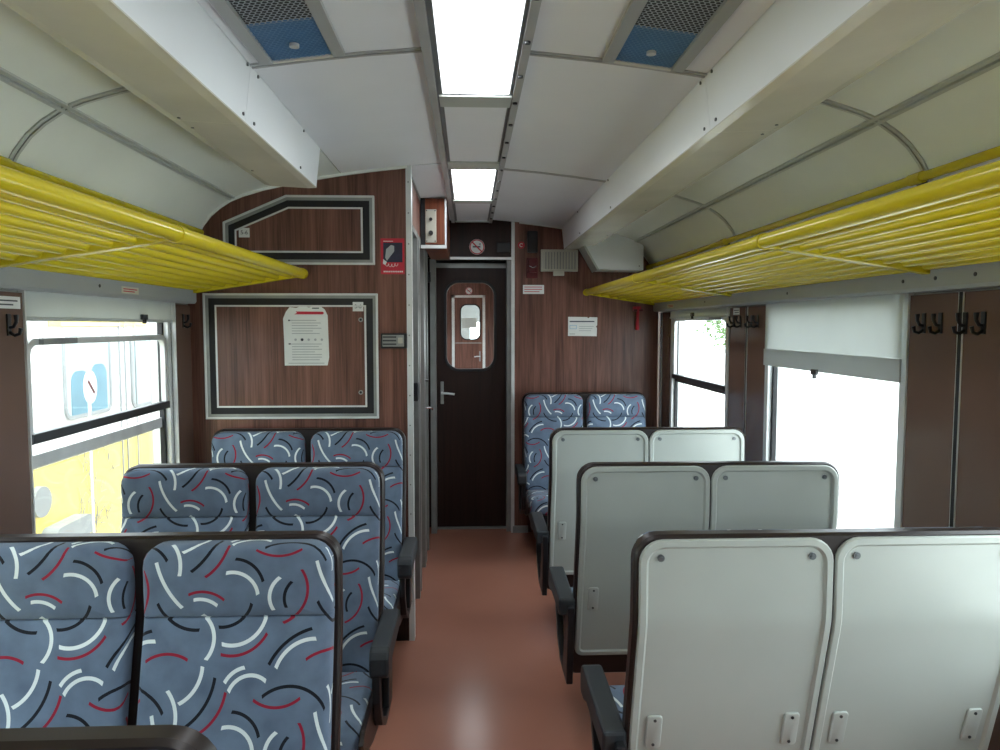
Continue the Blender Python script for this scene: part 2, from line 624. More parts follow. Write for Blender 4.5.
WIN = {-1: [(2.235, 3.335), (0.62, 1.72), (-1.0, 0.1)], 1: [(3.94, 5.065), (2.31, 3.425), (0.68, 1.80), (-0.95, 0.18)]}
ZS, ZT = 0.66, 1.655
WALLS = {}
for sx, nm in ((-1, 'wall_left'), (1, 'wall_right')):
    yend = YF + 0.2
    m = MB()
    xa, xb = sorted((sx * XW[sx], sx * 1.47))
    m.box(xa, xb, YB, yend, -0.06, ZS)
    m.box(xa, xb, YB, yend, ZT, 1.95)
    ws = sorted(WIN[sx])
    e = [YB] + [v for p in ws for v in p] + [yend]
    for a, b in zip(e[::2], e[1::2]):
        m.box(xa, xb, a, b, ZS, ZT)
    wl = m.build(nm, 'wall_grey')
    tag(wl, ('left' if sx < 0 else 'right') + ' carriage side wall with brown laminate panels between the windows', 'wall', kind='structure')
    WALLS[sx] = wl
    # brown laminate panels between the windows, split by a groove
    for a, b in zip(e[::2], e[1::2]):
        cuts = [a, (a + b) / 2, b] if (b - a) > 0.3 else [a, b]
        for q, (c, d) in enumerate(zip(cuts, cuts[1:])):
            xs = sorted((sx * (XW[sx] - 0.012), sx * XW[sx]))
            bx('panel', 'laminate', wl, xs[0], xs[1], c + 0.006, min(d, YF) - 0.006, 0.02, 1.648, 0.002)
        for c in cuts[1:-1]:
            xs = sorted((sx * (XW[sx] - 0.016), sx * XW[sx]))
            bx('groove_strip', 'gasket', wl, xs[0], xs[1], c - 0.008, c + 0.008, 0.02, 1.648)
            for d in (-0.0105, 0.0085):
                bx('cover_strip', 'alu', wl, xs[0], xs[1], c + d, c + d + 0.002, 0.02, 1.648)
        for c, s2 in ((a, 1), (b, -1)):
            if YB < c < YF:
                xs = sorted((sx * (XW[sx] - 0.018), sx * (XW[sx] + 0.06)))
                y0, y1 = sorted((c, c + s2 * 0.007))
                bx('edge_strip', 'alu', wl, xs[0], xs[1], y0, y1, ZS, ZT)
    # grey beam above the windows, its lower lip and screws
    ye = YP if sx < 0 else YF
    P = [(XW[sx], 1.655), (1.335, 1.655), (1.328, 1.665), (1.328, 1.728), (1.345, 1.74), (1.345, 1.93), (XW[sx], 1.93)]
    MB().prism(flip(P, sx), 'y', YB, ye - 0.002).build('beam_cover', 'beam_grey', wl)
    MB().prism(flip([(1.345, 1.80), (1.338, 1.803), (1.338, 1.845), (1.345, 1.848)], sx), 'y', YB, ye - 0.002).build('beam_rail', 'beam_grey', wl)
    for y in ((2.05, 2.62, 1.5) if sx < 0 else (1.93, 2.10, 2.26, 3.1, 4.2)):
        for z in (1.69, 1.77):
            MB().cyl((sx * 1.345 if z > 1.75 else sx * 1.329, y, z), 'x', 0.006, -sx * 0.003, 8).build('screw', 'steel_dark', wl)

wb = MB().box(-1.45, 1.45, YB - 0.08, YB, 0, 2.4).build('wall_back', 'wood')
tag(wb, 'brown wood laminate end wall behind the camera', 'wall', kind='structure')

# left partition with its corner profile
outline = [(-1.37, 0.0), (-0.325, 0.0), (-0.325, 2.315)] + flip([(x, z + 0.008) for x, z in PROF if x > 0.32], -1) + [(-1.37, 1.85)]
pa = MB().prism(outline, 'y', YP, YP + 0.04).build('wall_partition', 'wood')
tag(pa, 'brown wood laminate partition on the left behind the patterned seats', 'wall', kind='structure')
ct = MB().prism([(-0.338, YP - 0.006), (-0.312, YP - 0.006), (-0.312, YP + 0.05), (-0.318, YP + 0.05), (-0.318, YP), (-0.338, YP)], 'z', 0.0, 2.31).build('corner_profile', 'alu', pa)
for k in range(15):
    MB().cyl((-0.326, YP - 0.006, 0.2 + k * 0.145), 'y', 0.004, -0.002, 8).build('screw', 'alu_dull', pa)
bx('base_strip', 'wood_dark', pa, -1.36, -0.34, YP - 0.006, YP, 0.0, 0.14)
# moulding where partition meets the curved ceiling
p = [(x, z - 0.012) for x, z in cut(0.33, 1.34)]
MB().sheet(flip(p, -1), YP - 0.012, YP, 0.012).build('cove_trim', 'cove_white', pa, smooth=40)

# corridor wall beyond the partition
cw = thing('wall_corridor', 'narrow wood and metal corridor wall left of the end door', 'wall', (-0.36, 4.4, 0), kind='structure')
bx('backing', 'gasket', cw, -0.42, -0.385, YP + 0.04, YF, 0, 2.305)
bx('wood_panel', 'wood', cw, -0.385, -0.335, 3.57, 3.80, 0, 2.30)
bx('wood_panel', 'wood_dark', cw, -0.385, -0.34, 4.72, YF, 0, 2.30)
bx('wood_panel', 'wood', cw, -0.385, -0.33, 3.80, 4.72, 2.06, 2.30)
for y in (4.08, 4.20, 4.62, 4.72, 4.98):
    bx('door_jamb', 'alu_dull', cw, -0.385, -0.322, y, y + 0.05, 0, 2.06)
bx('door_jamb', 'alu_dull', cw, -0.385, -0.325, 3.80, 4.77, 2.035, 2.065)
dl = bx('door_leaf', 'wood', cw, -0.37, -0.345, 4.25, 4.62, 0.02, 2.035)
bx('handhold', 'black_plastic', cw, -0.37, -0.318, 3.98, 4.05, 1.14, 1.24, 0.006)
MB().cyl((-0.322, 4.74, 1.20), 'x', 0.010, 0.02).build('lock_knob', 'chrome', cw)
MB().tube([(-0.322, 4.74, 1.02), (-0.282, 4.74, 1.02), (-0.275, 4.66, 1.02)], 0.008).build('lever_handle', 'chrome', cw, smooth=40)
bx('bell_box', 'black_plastic', cw, -0.345, -0.31, 5.20, 5.24, 1.86, 1.93, 0.004)

# far end wall on the right and the header above the end door
outline = [(0.29, 0.0), (1.37, 0.0), (1.37, 1.85)] + [(x, z + 0.008) for x, z in PROF[::-1] if x > 0.29] + [(0.29, 2.318)]
wf = MB().prism(outline, 'y', YF, YF + 0.06).build('wall_far', 'wood')
tag(wf, 'brown wood laminate end wall to the right of the door', 'wall', kind='structure')
p = [(x, z - 0.008) for x, z in cut(0.33, 1.34)]
MB().sheet(p, YF - 0.01, YF, 0.010).build('cove_trim', 'cove_white', wf, smooth=40)
wh = MB().box(-0.34, 0.29, YF, YF + 0.06, 2.052, 2.34).build('wall_header', 'wood_dark')
tag(wh, 'dark wood panel above the end door', 'wall', kind='structure')
bx('black_plate', 'black_plastic', wh, 0.165, 0.262, YF - 0.012, YF, 2.09, 2.16, 0.003)
tr = thing('trim_1', 'aluminium frame around the end door opening', 'door frame', (0, YF, 0), kind='structure')
bx('upright', 'alu', tr, 0.272, 0.296, YF - 0.014, YF + 0.02, 0, 2.33)
bx('lintel', 'alu', tr, -0.31, 0.275, YF - 0.012, YF + 0.02, 2.036, 2.054)
bx('upright', 'alu_dull', tr, -0.325, -0.285, YF - 0.01, YF + 0.17, 0, 2.036)
bx('side_lining', 'alu_dull', tr, 0.24, 0.29, YF + 0.02, YF + 0.17, 0, 2.036)
bx('top_lining', 'gasket', tr, -0.33, 0.29, YF + 0.02, YF + 0.20, 2.036, 2.06)
bx('top_rail', 'alu_dull', tr, -0.29, 0.245, YF + 0.13, YF + 0.16, 1.985, 2.02)
bx('threshold', 'alu_dull', tr, -0.29, 0.27, YF + 0.10, YF + 0.16, 0.0, 0.012)
bx('floor_stop', 'alu_dull', tr, 0.285, 0.40, YF - 0.02, YF, 0.0, 0.05)
# head panel in the doorway above the leaf
bx('head_panel', 'gasket', tr, -0.31, 0.27, YF + 0.16, YF + 0.20, 1.96, 2.10)


# ---------------------------------------------------------------- end doors with rounded windows
def end_door(name, label, X0, X1, y, zt, wx0, wx1, wz0, wz1, wm, handle_side, kind_no):
    d = thing(name, label, 'door', ((X0 + X1) / 2, y, 0), kind='structure')
    rad = 0.10
    inner = rr(wx0, wx1, wz0, wz1, rad, rad, 8)
    # leaf: ring from outer rectangle to window outline
    outer = []
    cxm, czm = (wx0 + wx1) / 2, (wz0 + wz1) / 2
    n = len(inner)
    q = n // 4
    cor = [(X1, 0.012), (X1, zt), (X0, zt), (X0, 0.012)]
    for i, pnt in enumerate(inner):
        outer.append(cor[i // q])
    m = MB()
    rings_ = [[m.bm.verts.new((px, y + dy, pz)) for px, pz in inner] for dy in (0, 0.04)]
    cv = [[m.bm.verts.new((px, y + dy, pz)) for px, pz in cor] for dy in (0, 0.04)]
    for s_ in (0, 1):
        for i in range(n):
            j = (i + 1) % n
            a, b = cv[s_][i // q], cv[s_][j // q]
            if a is b:
                m.bm.faces.new((rings_[s_][i], rings_[s_][j], a))
            else:
                m.bm.faces.new((rings_[s_][i], rings_[s_][j], b, a))
    for i in range(n):
        j = (i + 1) % n
        m.bm.faces.new((rings_[0][i], rings_[0][j], rings_[1][j], rings_[1][i]))
    for i in range(4):
        j = (i + 1) % 4
        m.bm.faces.new((cv[0][i], cv[0][j], cv[1][j], cv[1][i]))
    m.build('leaf', wm, d)
    g = 0.016
    MB().frame(rr(wx0 - g, wx1 + g, wz0 - g, wz1 + g, rad + g, rad + g, 8), rr(wx0 + 0.004, wx1 - 0.004, wz0 + 0.004, wz1 - 0.004, rad - 0.004, rad - 0.004, 8), 'y', y - 0.01, y + 0.05).build('window_gasket', 'gasket', d, bevel=0.002)
    MB().prism(rr(wx0, wx1, wz0, wz1, rad, rad, 8), 'y', y + 0.018, y + 0.023).build('pane', 'window_glass', d)
    hx = X0 + 0.045 if handle_side < 0 else X1 - 0.045
    hp = bx('handle_plate', 'alu_dull', d, hx - 0.012, hx + 0.012, y - 0.006, y, 0.96, 1.13, 0.002)
    MB().tube([(hx, y - 0.005, 1.045), (hx, y - 0.05, 1.045), (hx - handle_side * 0.04, y - 0.055, 1.045), (hx - handle_side * 0.095, y - 0.05, 1.037)], 0.009).build('lever_handle', 'alu', hp, smooth=50)
    return d


end_door('door_1', 'dark brown end door with a rounded window and lever handle', -0.29, 0.245, YF + 0.13, 1.985, -0.212, 0.152, 1.222, 1.878, 'wood_dark', -1, 1)

# next saloon seen through the door window
vs = MB().box(-1.0, 1.0, YF + 0.2, 13.2, -0.06, 0).build('floor_beyond', 'lino')
tag(vs, 'floor of the next compartment seen through the end door', 'floor', kind='structure')
vc = MB().box(-1.0, 1.0, YF + 0.2, 13.2, 2.33, 2.37).build('ceiling_beyond', 'white_ceiling')
tag(vc, 'ceiling of the next compartment beyond the end door', 'ceiling', kind='structure')
for sx in (-1, 1):
    q = sorted((sx * 0.62, sx * 0.70))
    m = MB().box(q[0], q[1], YF + 0.2, 12.2, 0, 0.8).box(q[0], q[1], YF + 0.2, 12.2, 1.65, 2.33)  # side openings added out of view to let daylight into the passage
    for a, b in ((YF + 0.2, 6.6), (8.0, 8.4), (9.8, 10.2), (11.6, 12.2)):
        m.box(q[0], q[1], a, b, 0.8, 1.65)
    v = m.build('wall_beyond_' + ('left' if sx < 0 else 'right'), 'wood')
    tag(v, ('left' if sx < 0 else 'right') + ' wall of the passage beyond the end door', 'wall', kind='structure')
v = MB().box(-1.0, -0.33, YF + 0.16, YF + 0.2, 0, 2.37).box(0.27, 1.0, YF + 0.16, YF + 0.2, 0, 2.37).box(-0.33, 0.27, YF + 0.165, YF + 0.2, 2.10, 2.37).build('wall_behind_door', 'wood_dark')
tag(v, 'rear face of the end wall around the end door', 'wall', kind='structure')
v = MB().box(-0.70, -0.30, 12.2, 12.26, 0, 2.33).box(0.21, 0.70, 12.2, 12.26, 0, 2.33).box(-0.30, 0.21, 12.2, 12.26, 2.04, 2.33).build('wall_passage_end', 'wood')
tag(v, 'wood wall at the far end of the passage seen through the door window', 'wall', kind='structure')
v = MB().box(-0.70, -0.02, 13.2, 13.25, 0, 2.37).box(-0.02, 0.7, 13.2, 13.25, 1.62, 2.37).box(-0.02, 0.7, 13.2, 13.25, 0, 0.9).build('wall_added_end', 'beam_grey')  # wall added in place of foliage, to grey the distant door window
tag(v, 'grey wall added in place of foliage behind the window of the distant door', 'wall', kind='structure')
t2 = thing('trim_2', 'pale metal frame of the distant door', 'door frame', (0, 12.2, 0), kind='structure')
bx('upright', 'alu', t2, -0.325, -0.28, 12.17, 12.2, 0, 2.06)
bx('upright', 'alu', t2, 0.185, 0.23, 12.17, 12.2, 0, 2.06)
bx('lintel', 'alu', t2, -0.325, 0.23, 12.17, 12.2, 2.02, 2.06)
d2 = end_door('door_2', 'distant brown door with rounded bright window seen through the end door', -0.28, 0.185, 12.2, 2.02, -0.175, 0.14, 1.33, 1.90, 'wood', 1, 2)
bx('cross_strip', 'alu_dull', d2, -0.27, 0.17, 12.195, 12.2, 1.26, 1.275)
nn = bx('window_notice', 'blind_cloth', None, -0.16, 0.09, 12.188, 12.19, 1.52, 1.68)
tag(nn, 'pale paper notice stuck over the distant door window', 'notice')
for k, y in enumerate((6.6, 9.2)):
    l = thing('ceiling_light', ('nearer' if k == 0 else 'farther') + ' ceiling light in the passage beyond the end door', 'lamp', (-0.02, y, 2.33), group='passage lights')
    bx('housing', 'alu', l, -0.14, 0.10, y - 0.45, y + 0.45, 2.31, 2.33)
    bx('diffuser', 'lamp_glow', l, -0.12, 0.08, y - 0.42, y + 0.42, 2.302, 2.31)


def no_smoking(x, y, z, r, label):
    t = thing('no_smoking_sign', label, 'sign', (x, y, z - r))
    MB().cyl((x, y, z), 'y', r, -0.002, 28).build('disc', 'paper', t)
    MB().frame([(x + (r - 0.002) * math.cos(a), z + (r - 0.002) * math.sin(a)) for a in [2 * PI * k / 28 for k in range(28)]],
               [(x + r * 0.83 * math.cos(a), z + r * 0.83 * math.sin(a)) for a in [2 * PI * k / 28 for k in range(28)]], 'y', y - 0.003, y - 0.002).build('ring', 'red_print', t)
    MB().box(x - r * 0.55, x + r * 0.45, y - 0.003, y - 0.002, z - r * 0.08, z + r * 0.10).build('cigarette', 'ink', t)
    c = 0.62 * r
    wd = 0.06 * r
    MB().prism([(x - c - wd, z + c - wd), (x - c + wd, z + c + wd), (x + c + wd, z - c + wd), (x + c - wd, z - c - wd)], 'y', y - 0.004, y - 0.003).build('slash', 'red_print', t)
    for k in range(2):
        bx('smoke', 'ink', t, x + r * (0.28 + 0.14 * k), x + r * (0.34 + 0.14 * k), y - 0.003, y - 0.002, z + r * 0.2, z + r * 0.5)


no_smoking(0.02, YF, 2.128, 0.056, 'round white no smoking sign above the end door')
no_smoking(-0.04, 12.2, 2.13, 0.06, 'small round no smoking sign seen through the end door window')

# ---------------------------------------------------------------- side windows
wn = 0
for sx in (-1, 1):
    for wi, (a, b) in enumerate(WIN[sx]):
        wn += 1
        fixed = (sx > 0 and wi == 1)
        lab = {(-1, 0): 'left window with open sliding sash looking onto the yellow railcar', (1, 0): 'small sliding window at the far right beside the end wall',
               (1, 1): 'large fixed right window glaring white under the half lowered blind'}.get((sx, wi), 'window in the %s wall %s, out of view' % ('left' if sx < 0 else 'right', 'beside the foreground seats' if wi == (1 if sx < 0 else 2) else 'behind the foreground seats'))
        t = thing('window_%d' % wn, lab, 'window', (sx * 1.42, (a + b) / 2, ZS), kind='structure')
        X = lambda v0, v1: sorted((sx * v0, sx * v1))
        x0, x1 = X(1.375, 1.455)
        g = 0.030
        MB().frame([(a, ZS), (b, ZS), (b, ZT), (a, ZT)], [(a + g, ZS + g), (b - g, ZS + g), (b - g, ZT - g), (a + g, ZT - g)], 'x', x0, x1).build('frame', 'alu', t)
        x0, x1 = X(1.395, 1.415)
        MB().frame([(a + g, ZS + g), (b - g, ZS + g), (b - g, ZT - g), (a + g, ZT - g)], [(a + g + .018, ZS + g + .018), (b - g - .018, ZS + g + .018), (b - g - .018, ZT - g - .012), (a + g + .018, ZT - g - .012)], 'x', x0, x1).build('gasket', 'gasket', t)
        if fixed or wi > 1:
            x0, x1 = X(1.405, 1.410)
            bx('pane', 'window_glass', t, x0, x1, a + g, b - g, ZS + g, ZT - g)
        else:
            x0, x1 = X(1.380, 1.402)
            top = 1.606 if sx > 0 and wi == 0 else 1.512
            so = rr(a + 0.034, b - 0.034, 1.195, top, 0.05, 0.004, 6)
            si = rr(a + 0.056, b - 0.056, 1.215, top - 0.022, 0.035, 0.003, 6)
            sf = MB().frame(so, si, 'x', x0, x1).build('sash_frame', 'alu', t, bevel=0.002)
            x0, x1 = X(1.372, 1.400)
            bx('sash_rail', 'steel_dark', t, x0, x1, a + 0.036, b - 0.036, 1.186, 1.218, 0.003)
            x0, x1 = X(1.390, 1.394)
            bx('pane', 'window_glass', t, x0, x1, a + 0.05, b - 0.05, 1.21, top - 0.017)
            x0, x1 = X(1.405, 1.435)
            dz = 0.062 if top > 1.6 else 0.0
            bx('cross_rail', 'steel_dark' if dz else 'alu', t, x0, x1, a + g, b - g, 1.100 + dz, 1.145 + dz, 0.004)
            x0, x1 = X(1.415, 1.420)
            bx('pane', 'window_glass', t, x0, x1, a + g, b - g, ZS + g, 1.11 + dz)
            x0, x1 = X(1.364, 1.382)
            bx('sash_grip', 'alu_dull', t, x0, x1, a + 0.10, a + 0.30, top - 0.020, top, 0.003)
        x0, x1 = X(1.365, 1.46)
        bx('sill', 'alu', t, x0, x1, a, b, ZS - 0.012, ZS + 0.004)


# ---------------------------------------------------------------- blinds
def blind(sx, a, b, zb, zhem, label):
    t = thing('roller_blind', label, 'blind', (sx * 1.36, (a + b) / 2, zb))
    X = lambda v0, v1: sorted((sx * v0, sx * v1))
    n = 24
    m = MB()
    rows = []
    for (z, k) in ((ZT, 0), (ZT - (ZT - zhem) * 0.4, 0.4), (zhem, 1)):
        rows.append([(sx * (1.366 + 0.0035 * k * math.sin(i * 0.9) * math.cos(i * 0.37)), a + 0.008 + (b - a - 0.016) * i / n, z) for i in range(n + 1)])
    V = [[m.bm.verts.new(p) for p in r] for r in rows]
    for r0, r1 in zip(V, V[1:]):
        for i in range(n):
            m.bm.faces.new((r0[i], r0[i + 1], r1[i + 1], r1[i]))
    m.build('cloth', 'blind_cloth', t, smooth=60)
    x0, x1 = X(1.360, 1.368)
    bx('hem_band', 'blind_hem', t, x0, x1, a + 0.007, b - 0.007, zb, zhem, 0.002)
    x0, x1 = X(1.348, 1.362)
    up = 0.022 if ZT - zb < 0.1 else 0.0
    ym = a + (b - a) * (0.52 if sx > 0 else 0.72)
    kn = bx('pull_clip', 'steel_dark', t, x0, x1, ym - 0.022, ym + 0.022, zb - 0.012 + up, zb + 0.010 + up, 0.003)
    bx('pull_tab', 'black_plastic', kn, x0, x1, ym - 0.006, ym + 0.006, zb - 0.028 + up, zb - 0.010 + up, 0.002)


blind(1, 2.31, 3.425, 1.365, 1.443, 'half lowered white blind with grey hem over the large right window')
blind(1, 3.94, 5.065, 1.60, 1.612, 'pale rolled up blind above the far right window')
blind(-1, 2.235, 3.335, 1.565, 1.578, 'grey rolled up blind above the left window')


# ---------------------------------------------------------------- ceiling ducts, light channel, vents
def duct(sx, y1, label):
    t = thing('ceiling_duct', label, 'duct', (sx * 0.76, (YB + y1) / 2, 2.11))
    seams = [YB, -0.6, 2.13 if sx > 0 else 2.10, y1]
    for a, b in zip(seams, seams[1:]):
        P = [(0.64, 2.285), (0.66, 2.116), (0.664, 2.116), (0.646, 2.285)]
        MB().prism(flip(P, sx), 'y', a + 0.001, b - 0.001).build('side_panel', 'duct_side', t)
        P = [(0.66, 2.112), (0.69, 2.110), (0.84, 2.118), (0.868, 2.124), (0.868, 2.26), (0.862, 2.26), (0.862, 2.13), (0.66, 2.118)]
        MB().prism(flip(P, sx), 'y', a + 0.001, b - 0.001).build('under_panel', 'duct_under', t)
    P = [(0.642, 2.28), (0.66, 2.113), (0.866, 2.125), (0.866, 2.24)]
    MB().prism(flip(P, sx), 'y', y1 - 0.006, y1).build('end_cap', 'duct_side', t)
    for y in (0.9, 2.07, 2.17, 2.75 if sx < 0 else 3.6, 4.6):
        if y < y1:
            MB().cyl((sx * 0.645, y, 2.262), 'x', 0.005, -sx * 0.006, 8).build('screw', 'screw_grey', t)
            MB().cyl((sx * 0.657, y, 2.13), 'x', 0.005, -sx * 0.004, 8).build('screw', 'screw_grey', t)
            MB().cyl((sx * 0.83, y, 2.119), 'z', 0.005, -0.004, 8).build('screw', 'screw_grey', t)


duct(-1, 3.05, 'white boxed ceiling duct along the left side ending before the partition')
duct(1, YF - 0.004, 'white boxed ceiling duct along the right side reaching the end wall')

ch = thing('light_channel', 'metal light channel running along the middle of the ceiling', 'light channel', (-0.02, 1.2, 2.30))
for x0, x1, m in ((-0.167, -0.142, 'rail_grey'), (-0.140, -0.124, 'rail_dark'), (0.094, 0.104, 'rail_dark'), (0.106, 0.130, 'rail_grey')):
    bx('rail', m, ch, x0, x1, YB, YF - 0.002, 2.300 if m == 'rail_grey' else 2.306, 2.336)
bx('back_plate', 'alu_dull', ch, -0.165, 0.128, YB, YF - 0.002, 2.338, 2.344)
for k in range(16):
    y = 1.45 + k * 0.265
    if y < YF - 0.05:
        MB().cyl((0.117, y, 2.300), 'z', 0.008, -0.006, 10).build('bolt', 'steel_dark', ch)
segs = [(2.42, 2.585), (3.40, 3.59), (4.41, 4.56), (5.31, 5.38), (1.50, 1.62), (0.5, 0.62), (-0.55, -0.42)]
for a, b in segs:
    bx('cross_bar', 'plate_white', ch, -0.136, 0.104, a + 0.03, b - 0.02, 2.299, 2.312, 0.002)
for a, b in ((2.56, 3.44), (4.54, 5.34), (0.61, 1.51), (-1.5, -0.54)):
    bx('blank_panel', 'white_ceiling', ch, -0.124, 0.094, a, b, 2.308, 2.316)
for k, (a, b, lb) in enumerate(((1.61, 2.45, 'nearest bright ceiling light panel at the top of the view'), (3.57, 4.44, 'second ceiling light panel near the end door'), (-0.43, 0.51, 'ceiling light panel above the camera'))):
    l = thing('ceiling_light', lb, 'lamp', (-0.015, (a + b) / 2, 2.30), group='channel lights')
    bx('diffuser', 'lamp_glow', l, -0.121, 0.091, a, b, 2.309, 2.316)
    bx('end_strip', 'alu', l, -0.124, 0.094, a - 0.006, a, 2.304, 2.318)
    bx('end_strip', 'alu', l, -0.124, 0.094, b, b + 0.006, 2.304, 2.318)


def vent(sx, xa, xb, y0, y1, label):
    zc = 2.284
    t = thing('ceiling_vent', label, 'vent', (sx * (xa + xb) / 2, (y0 + y1) / 2, zc))
    slope = -0.10 * sx
    def Z(x):
        for (a, za), (b, zb) in zip(PROF, PROF[1:]):
            if a <= abs(x) <= b:
                return za + (zb - za) * (abs(x) - a) / (b - a)
        return PROF[0][1]
    xs = sorted((sx * xa, sx * xb))
    # raised border strips
    for xx0, xx1 in ((xs[0] - 0.032, xs[0]), (xs[1], xs[1] + 0.032)):
        MB().prism([(xx0, Z(xx0) - 0.012), (xx1, Z(xx1) - 0.012), (xx1, Z(xx1) + 0.004), (xx0, Z(xx0) + 0.004)], 'y', y0, y1).build('border', 'beam_grey', t)
    MB().prism([(xs[0], Z(xs[0]) - 0.008), (xs[1], Z(xs[1]) - 0.008), (xs[1], Z(xs[1]) + 0.004), (xs[0], Z(xs[0]) + 0.004)], 'y', y1, y1 + 0.012).build('border', 'duct_under', t)
    yb = y1 - 0.24
    for a, b, m in ((y0, yb, 'vent_dark'), (yb, y1, 'vent_blue')):
        MB().prism([(xs[0], Z(xs[0]) - 0.002), (xs[1], Z(xs[1]) - 0.002), (xs[1], Z(xs[1]) + 0.004), (xs[0], Z(xs[0]) + 0.004)], 'y', a, b).build('backing', m, t)
    # perforated sheet: honeycomb of holes
    m, m2 = MB(), MB()
    px = 0.0135
    nx = int((xs[1] - xs[0]) / px)
    ny = int((y1 - y0) / (px * 0.866))
    r0 = px / math.sqrt(3)
    ri = r0 * 0.76
    for j in range(ny):
        for i in range(nx):
            cx = xs[0] + (i + 0.5 + (0.5 if j % 2 else 0)) * px
            cy = y0 + (j + 0.5) * px * 0.866
            if cx + px / 2 > xs[1] + 0.004:
                continue
            o = []
            q = []
            mm = m if cy < yb else m2
            for k in range(6):
                a = PI / 6 + k * PI / 3
                ox, oy = cx + r0 * math.cos(a), cy + r0 * math.sin(a)
                ix, iy = cx + ri * math.cos(a), cy + ri * math.sin(a)
                o.append(mm.bm.verts.new((ox, oy, Z(ox) - 0.006)))
                q.append(mm.bm.verts.new((ix, iy, Z(ix) - 0.006)))
            for k in range(6):
                l_ = (k + 1) % 6
                mm.bm.faces.new((o[k], o[l_], q[l_], q[k]))
    for mq, mt in ((m, 'grille'), (m2, 'grille_blue')):
        g = mq.build('perforated_sheet', mt, t)
        g['kind'] = 'stuff'
    xc = (xs[0] + xs[1]) / 2 
    MB().cyl((xc, y1 - 0.10, Z(xc) - 0.006), 'z', 0.013, -0.008, 16).build('knob', 'alu', t, smooth=40)


vent(-1, 0.41, 0.575, 1.30, 2.075, 'perforated ceiling vent with blue end on the left of the light')
vent(1, 0.37, 0.535, 1.30, 2.10, 'perforated ceiling vent with blue end on the right of the light')


# ---------------------------------------------------------------- luggage racks
def rack(sx, y0, y1, arms, label):
    t = thing('luggage_rack', label, 'luggage rack', (sx * 1.05, (y0 + y1) / 2, 1.72))
    F, Bk = (0.825, 1.797), (1.315, 1.728)
    r = 0.022
    MB().tube([(sx * F[0], y0, F[1]), (sx * F[0], y1 - 0.012, F[1])], r, 16).build('front_tube', 'yellow', t, smooth=40)
    n = 8
    for k in range(n):
        f = (k + 0.85) / (n - 0.1)
        x, z = F[0] + (Bk[0] - F[0]) * f, F[1] + (Bk[1] - F[1]) * f - 0.002
        MB().tube([(sx * x, y0, z), (sx * x, y1 - 0.004, z)], 0.0125, 10).build('slat', 'yellow', t, smooth=40)
    for y in arms:
        P = [(F[0] + 0.005, F[1] - 0.022), (F[0] + 0.03, F[1] - 0.020), (1.10, 1.738), (1.3275, 1.703), (1.3275, 1.723), (1.10, 1.756), (F[0] + 0.02, F[1] + 0.005)]
        MB().prism(flip(P, sx), 'y', y - 0.018, y + 0.018).build('arm', 'yellow', t, bevel=0.004)
        MB().tube([(sx * F[0], y - 0.02, F[1]), (sx * F[0], y + 0.02, F[1])], r + 0.003, 16).build('collar', 'yellow', t, smooth=40)
    U = (1.285, 1.985)
    for a, b in zip([y0] + list(arms), list(arms) + ([y1] if y1 - arms[-1] > 0.1 else [])):
        MB().tube([(sx * U[0], a + 0.0, U[1]), (sx * U[0], b - 0.01, U[1])], 0.014, 12).build('upper_tube', 'yellow', t, smooth=40)
    for y in arms[:-1] if sx < 0 else arms:
        MB().tube([(sx * U[0], y - 0.03, U[1]), (sx * U[0], y + 0.03, U[1])], 0.0175, 12).build('sleeve', 'yellow', t, smooth=40)
        cl = [(U[0] - 0.004, U[1] - 0.012), (1.3275, U[1] - 0.035), (1.3275, U[1] - 0.02), (U[0] + 0.01, U[1] + 0.006)]
        MB().prism(flip(cl, sx), 'y', y - 0.012, y + 0.012).build('clip', 'steel_dark', t)


rack(-1, -0.2, YP - 0.006, (0.45, 2.03, YP - 0.03), 'yellow tubular luggage rack over the patterned seats on the left')
rack(1, -0.2, YF - 0.006, (0.5, 2.14, 3.78, YF - 0.03), 'yellow tubular luggage rack over the seats on the right')

# ---------------------------------------------------------------- double seats
KINK, TAN = 0.862, math.tan(math.radians(14))


def shear(m):
    bm = m.bm
    for d in (0.025, 0.0, -0.025):
        bmesh.ops.bisect_plane(bm, geom=bm.verts[:] + bm.edges[:] + bm.faces[:], plane_co=(0, 0, KINK + d), plane_no=(0, 0, 1), dist=1e-5)
    for v in bm.verts:
        h = KINK - v.co.z
        s = max(0.0, h)
        if abs(h) < 0.026:
            s = (h + 0.026) ** 2 / (4 * 0.026)
        v.co.y -= s * TAN


def uv_map(o, top):
    me = o.data
    uvl = me.uv_layers.new(name='UVMap')
    for lp in me.loops:
        c = me.vertices[lp.vertex_index].co
        uvl.data[lp.index].uv = top(c)


